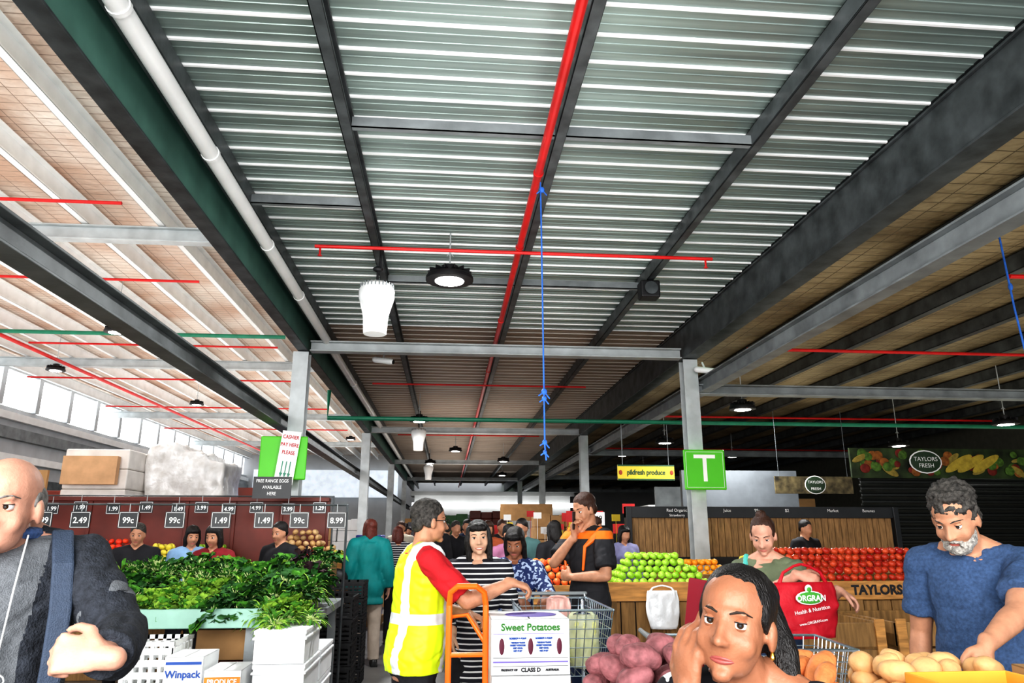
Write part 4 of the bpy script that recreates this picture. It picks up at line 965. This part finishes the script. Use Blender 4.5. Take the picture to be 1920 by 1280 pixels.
for i,(x0,x1,y,me_) in enumerate(((.95,2.2,10.2,om),(1.0,2.3,13,ap_r),(-1.9,-1.2,10.6,lem),(1.0,2.4,16,om),(-2.0,-1.1,16,ap_g))):
    stall(x0,x1,y,y+1,1.1,'small timber fruit stall further down the aisle',name='fruit_stall')
    heap(me_,('orange','red_apple','lemon','orange','green_apple')[i],x0+.08,x1-.08,y+.1,y+.6,1.0,4,.09,'fruit in the heap on the far stall','fruit','far stall fruit heap %s'%('abcde'[i]))
for i in range(3): carton(1.1+.42*i,10.9,1.1,.38,.4,.22,R.choice((card,card_w,card)),'produce carton on the far stall',grp='far stall cartons')
for k in range(30):
    x=R.uniform(.9,3.3); y=R.uniform(10.25,17); z=R.uniform(1.58,1.95)
    w_=R.uniform(.06,.11)
    m=MB(); m.box((-w_,-.003,0),(w_,0,w_*1.5)); m.tube([(0,.004,-.5),(0,.004,0)],.004,5)
    mk('price_card',m,R.choice((white,white,yellow,redp)),loc=(x,y,z-.1),label='small price card on a stick above the fruit',cat='price card',group='distant price cards')
pc=empty('price_card',(2.05,10.15,1.72),'white price card with black numerals above the fruit','price card'); m=MB(); m.box((-.12,-.003,-.09),(.12,0,.09)); m.tube([(0,.004,-.6),(0,.004,-.08)],.004,5); mk('card',m,white,pc); text('3.49',.1,ink,pc,(0,-.005,0))
for (x,y,w,h,mm,lb,cc) in((-3.4,17,1.6,2.0,card,'stacked brown cartons',3),(-4.9,19,1.4,2.2,wrap,'wrapped pallet load',2),(-7.2,16,1.8,2.4,redbrown,'red-brown carton stack',3),(-9,20,2,2.6,card,'stacked brown cartons',4),(5.5,17,2,2.2,wrap,'wrapped pallet load',3),(8,18,2,2.4,card,'stacked brown cartons',4),(-2.9,22,1.2,1.9,card_w,'white cartons',3),(-6,24,2,2.2,card_w,'white cartons',4),(2.9,20,1.2,2.0,card,'brown cartons',3),(2.9,27.5,1.2,2.0,card_w,'white cartons',3),(-1.0,29,1.2,2.1,card,'brown cartons',3),(1.6,31,1.4,2.4,redbrown,'red-brown cartons',3),(.4,32.5,1.0,2.3,M('green_ctn',(.1,.25,.12),.6),'green cartons',2),(-1.3,25,.7,1.9,M('dark_ctn',(.06,.06,.07),.6),'dark crates',2)):
    pallet(x,y,w,1.2,h,mm,lb+' on a timber pallet',cc,.05)
for x,y,w in((-6.8,11,2.2),(-9.0,12.2,2.4),(-4.5,15,1.6),(5.2,14,2.4),(2.4,22.5,1.6),(2.4,34,2.2),(-.9,34.5,1.6)):
    m=MB(); m.box((-w/2,0,1.9),(w/2,.05,2.4)); m.box((-w/2,0,0),(-w/2+.1,.1,1.9)); m.box((w/2-.1,0,0),(w/2,.1,1.9)); m.box((-w/2,0,0),(w/2,.8,1.0)); mk('stall_frame',m,R.choice((steel_g,redbrown,steel_d,card)),loc=(x,y,0),label='framed market stall with a header board',cat='stall')

# ------------------------------------------------------------ trolley, box, carts
tr=empty('hand_trolley',(.11,3.80,0),'orange tubular hand trolley loaded with cartons','trolley')
for_x=.09
m=MB(); 
for x in(-for_x,for_x): m.tube([(x,.0,.12),(x,0,1.05),(x*1.0,-.0,1.18)],.015,10)
m.tube([(-for_x,0,1.18),(-.085,-.02,1.24),(-.05,-.05,1.27),(.04,-.05,1.27),(.08,-.02,1.24),(for_x,0,1.18)],.015,10)
m.tube([(-for_x,0,1.05),(-.08,.03,1.12),(0.0,.04,1.13),(for_x,0,1.0)],.011,10)
for z in(.35,.7,.95): m.tube([(-for_x,0,z),(for_x,0,z)],.012,8)
mk('frame',m,orange,tr,smooth=True)
m=MB(); m.box((-.12,-.15,.055),(.46,.22,.07)); mk('toe_plate',m,steel_g,tr)
for x in(-.14,.14):
    m=MB(); m.tube([(x-.02,.25,.1),(x+.02,.25,.1)],.1,20,0,0,0); mk('wheel',m,black,tr,smooth=True)
for i in range(2): carton(.405,3.80,.08+.405*i,.37,.36,.40,card_w,'white produce carton on the hand trolley')
violet=M('print_violet',(.2,.15,.5),.6); rootp=M('root_print',(.12,.015,.04),.6)
dkgreen=M('title_green',(.03,.2,.02),.6)
sp=carton(.400,3.78,.888,.37,.36,.245,card_w,'white sweet potato carton with green title',
  lines=[(0,.208,.044,'Sweet Potatoes',dkgreen),(.0,.024,.024,'CLASS D',ink),(-.1,.024,.012,'PRODUCT OF',ink),(.1,.024,.012,'AUSTRALIA',ink),(-.06,.160,.010,'ROBERTS & SONS',bluep),(.062,.160,.010,'ROBERTS & SONS',bluep)]
   +[(xx,.142-.012*j,.0085,t,bluep) for xx in(-.06,.062) for j,t in enumerate(('PREMIUM GRADE','SWEET POTATOES','KEEP COOL','NET 18 KG'))],
  panel=[(0,.040,.35,.0015,ink),(0,.076,.35,.0015,ink),(0,.058,.35,.006,violet),(0,.180,.35,.0015,violet)])
for x in(-.135,.0,.135):
    m=MB(); m.ell((x,-.183,.125),(.012,.003,.036)); mk('hand_slot',m,rootp,sp,smooth=True)
m=MB(); m.ell((.02,.0,.247),(.13,.1,.004)); mk('leaf_print',m,violet,sp,smooth=True)
def cart(x,y,rot,lab,scl_=1):
    e=empty('shopping_cart',(x,y,0),lab,'shopping cart',rot=(0,0,rot)); e.scale=(scl_,)*3
    m=MB(); zt,zb=1.12,.78; wt,wb=.25,.2; lt,lb_=.4,.33; r=.0028
    def rg(t): 
        w=wb+(wt-wb)*t; l=lb_+(lt-lb_)*t; z=zb+(zt-zb)*t; return [(-w,-l,z),(w,-l,z),(w,l,z),(-w,l,z)]
    for i in range(8):
        q=rg(i/7)
        for k in range(4): m.tube([q[k],q[(k+1)%4]],r if i<7 else .007,5)
    a=rg(0);b2=rg(1)
    for k in range(4):
        nn=14 if k%2 else 10
        for j in range(nn+1):
            t=j/nn; m.tube([V(a[k]).lerp(V(a[(k+1)%4]),t),V(b2[k]).lerp(V(b2[(k+1)%4]),t)],r,5)
    for j in range(11): m.tube([(-wb+2*wb*j/10,-lb_,zb),(-wb+2*wb*j/10,lb_,zb)],r,5)
    mk('wire_basket',m,chrome,e,smooth=True)
    m=MB()
    for sx in(-1,1): m.tube([(sx*.22,.38,1.1),(sx*.22,.4,.7),(sx*.2,.36,.2),(sx*.2,-.33,.16)],.012,8); m.tube([(sx*.19,-.28,.16),(sx*.19,-.28,.78)],.01,8)
    mk('undercarriage',m,chrome,e,smooth=True)
    m=MB(); m.tube([(-.26,.48,1.14),(.26,.48,1.14)],.012,10); m.tube([(-.25,.4,1.1),(-.25,.48,1.14)],.008,8); m.tube([(.25,.4,1.1),(.25,.48,1.14)],.008,8); mk('handle',m,steel_g,e,smooth=True)
    for sx in(-1,1):
        for yy in(-.31,.34):
            m=MB(); m.tube([(sx*.2-.012,yy,.065),(sx*.2+.012,yy,.065)],.065,16,0,0,0); mk('wheel',m,black,e,smooth=True)
    return e
cart(.66,4.5,0,'chrome wire shopping cart holding bagged cabbage and corn')
cart(1.36,3.36,rad(84),'chrome wire shopping cart beside the potato display',.94)
plas=M('thin_plastic_bag',(.85,.9,.65),.25,0,.15,12,.5,40,alpha=.5)
def bag(x,y,z,w,h,mat,lab,name='plastic_bag',d=.05,seed=0,rot=0,hh=1):
    e=empty(name,(x,y,z),lab,'bag',rot=(0,0,rot))
    m=MB(); rings=[]
    for i in range(13):
        t=i/12; ww=w/2*(.8+.25*math.sin(t*2.6)); dd=d*(1-.6*t)+.01
        rings.append([V((ww*math.cos(a),dd*math.sin(a),h*t))+V((.014*noise.noise(V((a*2,t*4,seed))),.025*noise.noise(V((a*3,t*6,seed+3))),0)) for a in [2*math.pi*k/32 for k in range(32)]])
    m.loft(rings); mk('bag_body',m,mat,e,smooth=True,sharp=0)
    for s in(-1,1):
        m=MB(); m.tube([(s*w*.38,0,h*.97),(s*w*.3,.0,h*(1+.18*hh)),(s*w*.12,0,h*(1+.3*hh)),(s*w*.02,0,h*(1+.33*hh))],[.012,.008,.007,.008],8)
        mk('handle',m,mat,e,smooth=True)
    return e
bag(.58,4.35,.80,.2,.24,plas,'clear plastic bag of pale vegetables in the cart',seed=2,d=.08,hh=.3)
bag(.78,4.35,.80,.18,.27,plas,'clear plastic bag of green vegetables in the cart',seed=5,d=.08,hh=.3)
m=MB(); m.ell((0,0,0),(.075,.07,.07)); mk('cabbage',m,M('cabbage',(.6,.72,.3),.5,0,.3,12,.5,30),loc=(.58,4.35,.89),smooth=True,label='pale green cabbage inside the clear bag',cat='vegetable')
for k in range(3):
    m=MB(); m.tube([(0,0,-.1),(0,0,0),(.01,0,.1)],[.022,.025,.012],12); mk('corn_cob',m,M('corn_husk',(.8,.8,.35),.6,0,.3,20),loc=(.73+.05*k,4.33,.93),rot=(.2,R.uniform(-.1,.1),0),smooth=True,label='corn cob in its husk inside the clear bag',cat='vegetable',group='corn cobs')
bag(2.0,6.93,.68,.3,.33,M('white_bag',(.85,.86,.88),.5,0,.05,8,.5,30),'white plastic carrier bag hanging on the counter front',seed=9,hh=.4)
bag(.70,4.75,.80,.15,.33,M('pink_bag',(.7,.42,.38),.4,0,.3,8,.5,30),'crumpled pink plastic bag of shopping',seed=12,d=.07,hh=.1)
rb=bag(1.93,3.98,.985,.38,.28,M('red_bag',(.5,.008,.025),.6,0,.1,6,.4,30),'red fabric shopping bag with a white and green logo',name='shopping_bag',seed=15,d=.055,rot=rad(8))
m=MB(); m.ell((-.01,-.066,.205),(.085,.006,.036)); mk('logo_oval',m,white,rb,smooth=True)
m=MB(); m.ell((-.01,-.070,.205),(.078,.006,.030)); mk('logo_field',m,greenp,rb,smooth=True)
m=MB(); m.ell((-.01,-.062,.25),(.022,.006,.022)); m.ell((-.01,-.066,.246),(.014,.006,.014),mi=1); mk('logo_emblem',m,[white,greenp],rb,smooth=True)
text('ORGRAN',.042,white,rb,(-.01,-.0785,.203),bold=.001); text('Health & Nutrition',.028,white,rb,(-.01,-.079,.145),rot=(math.pi/2,rad(-8),0)); text('www.ORGRAN.com',.02,white,rb,(-.01,-.08,.085),rot=(math.pi/2,rad(-8),0))

# ------------------------------------------------------------ near potato display
nt_=empty('produce_table',(1.2,2.3,0),'timber produce table topped with open cartons of potatoes','table')
m=MB(); m.box((-.85,-.42,.86),(.68,.28,.9)); mk('tabletop',m,wood,nt_,bevel=.004)
for a in(-.78,.6):
    for b2 in(-.36,.22):
        m=MB(); m.box((a-.035,b2-.035,0),(a+.035,b2+.035,.86)); mk('leg',m,woodd,nt_)
def tray(x0,x1,y0,y1,z,h,lab):
    m=MB(); t=.01
    m.box((x0,y0,z),(x1,y1,z+t)); m.box((x0,y0,z),(x1,y0+t,z+h)); m.box((x0,y1-t,z),(x1,y1,z+h)); m.box((x0,y0,z),(x0+t,y1,z+h)); m.box((x1-t,y0,z),(x1,y1,z+h))
    mk('produce_tray',m,card,label=lab,cat='tray')
tray(.36,.90,1.94,2.56,.9,.09,'shallow brown tray under the purple sweet potatoes')
tray(.93,1.20,1.98,2.56,.9,.09,'shallow brown tray under the orange sweet potatoes')
tray(1.22,1.78,2.09,2.56,.9,.09,'shallow brown tray under the tan potatoes')
def spud(seed,a,b2,c,mat,name):
    m=MB(); m.ell((0,0,0),(a,b2,c),None,20,14)
    m.v=[tuple(V(p)*(1+.2*noise.noise(V(p)*16+V((seed,0,0)))+.06*noise.noise(V(p)*45+V((0,seed,0))))) for p in m.v]
    me=mesh_of(m,name,True); me.materials.append(mat); me.polygons.foreach_set('use_smooth',[True]*len(me.polygons)); return me
pur=M('purple_sweet_potato',(.32,.13,.14),.75,0,.5,25,.5,60); tan=M('tan_potato',(.75,.46,.22),.6,0,.2,18,.25,60); osp=M('orange_sweet_potato',(.72,.27,.1),.6,0,.25,20,.4,60)
PM=[spud(i,.055,.034,.034,pur,'purple_sweet_potato') for i in range(5)]; TM=[spud(i+9,.048,.034,.031,tan,'potato') for i in range(5)]; OM=[spud(i+19,.066,.034,.032,osp,'orange_sweet_potato') for i in range(3)]
def roots(L,name,x0,x1,y0,y1,z,layers,sx,sy,sz,lab,grp):
    for l in range(layers):
        a0=x0+l*sx*.28;a1=x1-l*sx*.28;b0=y0+l*sy*.4;b1=y1-l*sy*.4
        nx=max(1,int((a1-a0)/sx)+1);ny=max(1,int((b1-b0)/sy)+1)
        for i in range(nx):
            for j in range(ny):
                mk(name,R.choice(L),None,loc=(a0+(i+.25*(j%2))*sx+R.uniform(-.015,.015),b0+j*sy+R.uniform(-.008,.008),z+l*sz+R.uniform(0,.014)),rot=(R.uniform(-.4,.4),R.uniform(-.5,.5),R.uniform(-.9,.9)),scale=R.uniform(.82,1.15),label=lab,cat='vegetable',group=grp)
roots(PM,'purple_sweet_potato',.42,.84,2.0,2.5,.95,5,.102,.076,.058,'dusty purple-skinned sweet potato in the pile','purple sweet potatoes')
roots(OM,'orange_sweet_potato',.99,1.14,2.05,2.5,.95,4,.12,.078,.058,'orange-skinned sweet potato in the pile','orange sweet potatoes')
roots(TM,'potato',1.26,1.72,2.14,2.5,.95,4,.094,.074,.056,'smooth tan potato in the pile','potatoes')
carton(1.42,1.98,.9,.30,.18,.25,M('yellow_carton',(.85,.42,.06),.7,0,.1,5),'open yellow-orange carton in front of the potato pile',flap='open')
carton(1.72,2.0,.9,.24,.18,.26,card,'plain brown carton at the corner of the table',rot=rad(-12),name='cardboard_box')

# ------------------------------------------------------------ light
w=bpy.data.worlds.new('world'); sc.world=w; w.use_nodes=True
w.node_tree.nodes['Background'].inputs[0].default_value=(.93,.96,1,1); w.node_tree.nodes['Background'].inputs[1].default_value=1.25
def area(loc,rot,sx,sy,e,col=(1,1,1)):
    l=bpy.data.lights.new('light','AREA'); l.shape='RECTANGLE'; l.size=sx; l.size_y=sy; l.energy=e; l.color=col
    o=bpy.data.objects.new('light',l); COL.objects.link(o); o.location=loc; o.rotation_euler=[rad(a) for a in rot]; return o
area((-1.5,-3.5,2.8),(76,0,-14),7,3.0,460,(1,.98,.95))          # fill lamp added behind the camera, lights people's fronts like entrance daylight
area((.6,3.5,2.0),(180,0,0),3,9,70,(1,1,.99))  # uplight with no fixture, added to brighten the ribbed aisle deck
area((-7,10,4.6),(180,0,0),7,20,230,(1,.97,.93))  # added uplight for the tall hall roof, no fixture
area((-7,30,4.6),(180,0,0),7,20,300,(1,.97,.93))  # second added uplight, far part of the tall hall roof
area((8,8,2.9),(180,0,0),8,14,90,(1,.95,.8))  # added uplight for the low hall roof, no fixture
area((.6,24,3.2),(180,0,0),3,16,80,(1,.93,.85))  # added uplight for the far aisle roof, no fixture
for x,y,z,e in((-.03,6.8,2.4,80),(-.64,15.4,2.25,80),(4.5,10.7,1.8,80),(9.1,11.2,1.7,60),(4.5,15,1.8,60),(-6.2,13.5,3.5,190),(.2,22,2.3,90)):
    l=bpy.data.lights.new('light','AREA'); l.shape='DISK'; l.size=.26; l.energy=e
    o=bpy.data.objects.new('light',l); COL.objects.link(o); o.location=(x,y,Z(z)-.03)

# ------------------------------------------------------------ camera
cam=bpy.data.cameras.new('camera'); co=bpy.data.objects.new('camera',cam); COL.objects.link(co)
cam.sensor_width=36; cam.lens=25.43; cam.clip_start=.05; cam.clip_end=200
co.location=(0,0,EYE); co.rotation_euler=(rad(90+14.87),0,rad(-4.97)); sc.camera=co
sc.view_settings.view_transform='Standard'
try: sc.view_settings.look='High Contrast'
except Exception: pass
sc.view_settings.exposure=.42
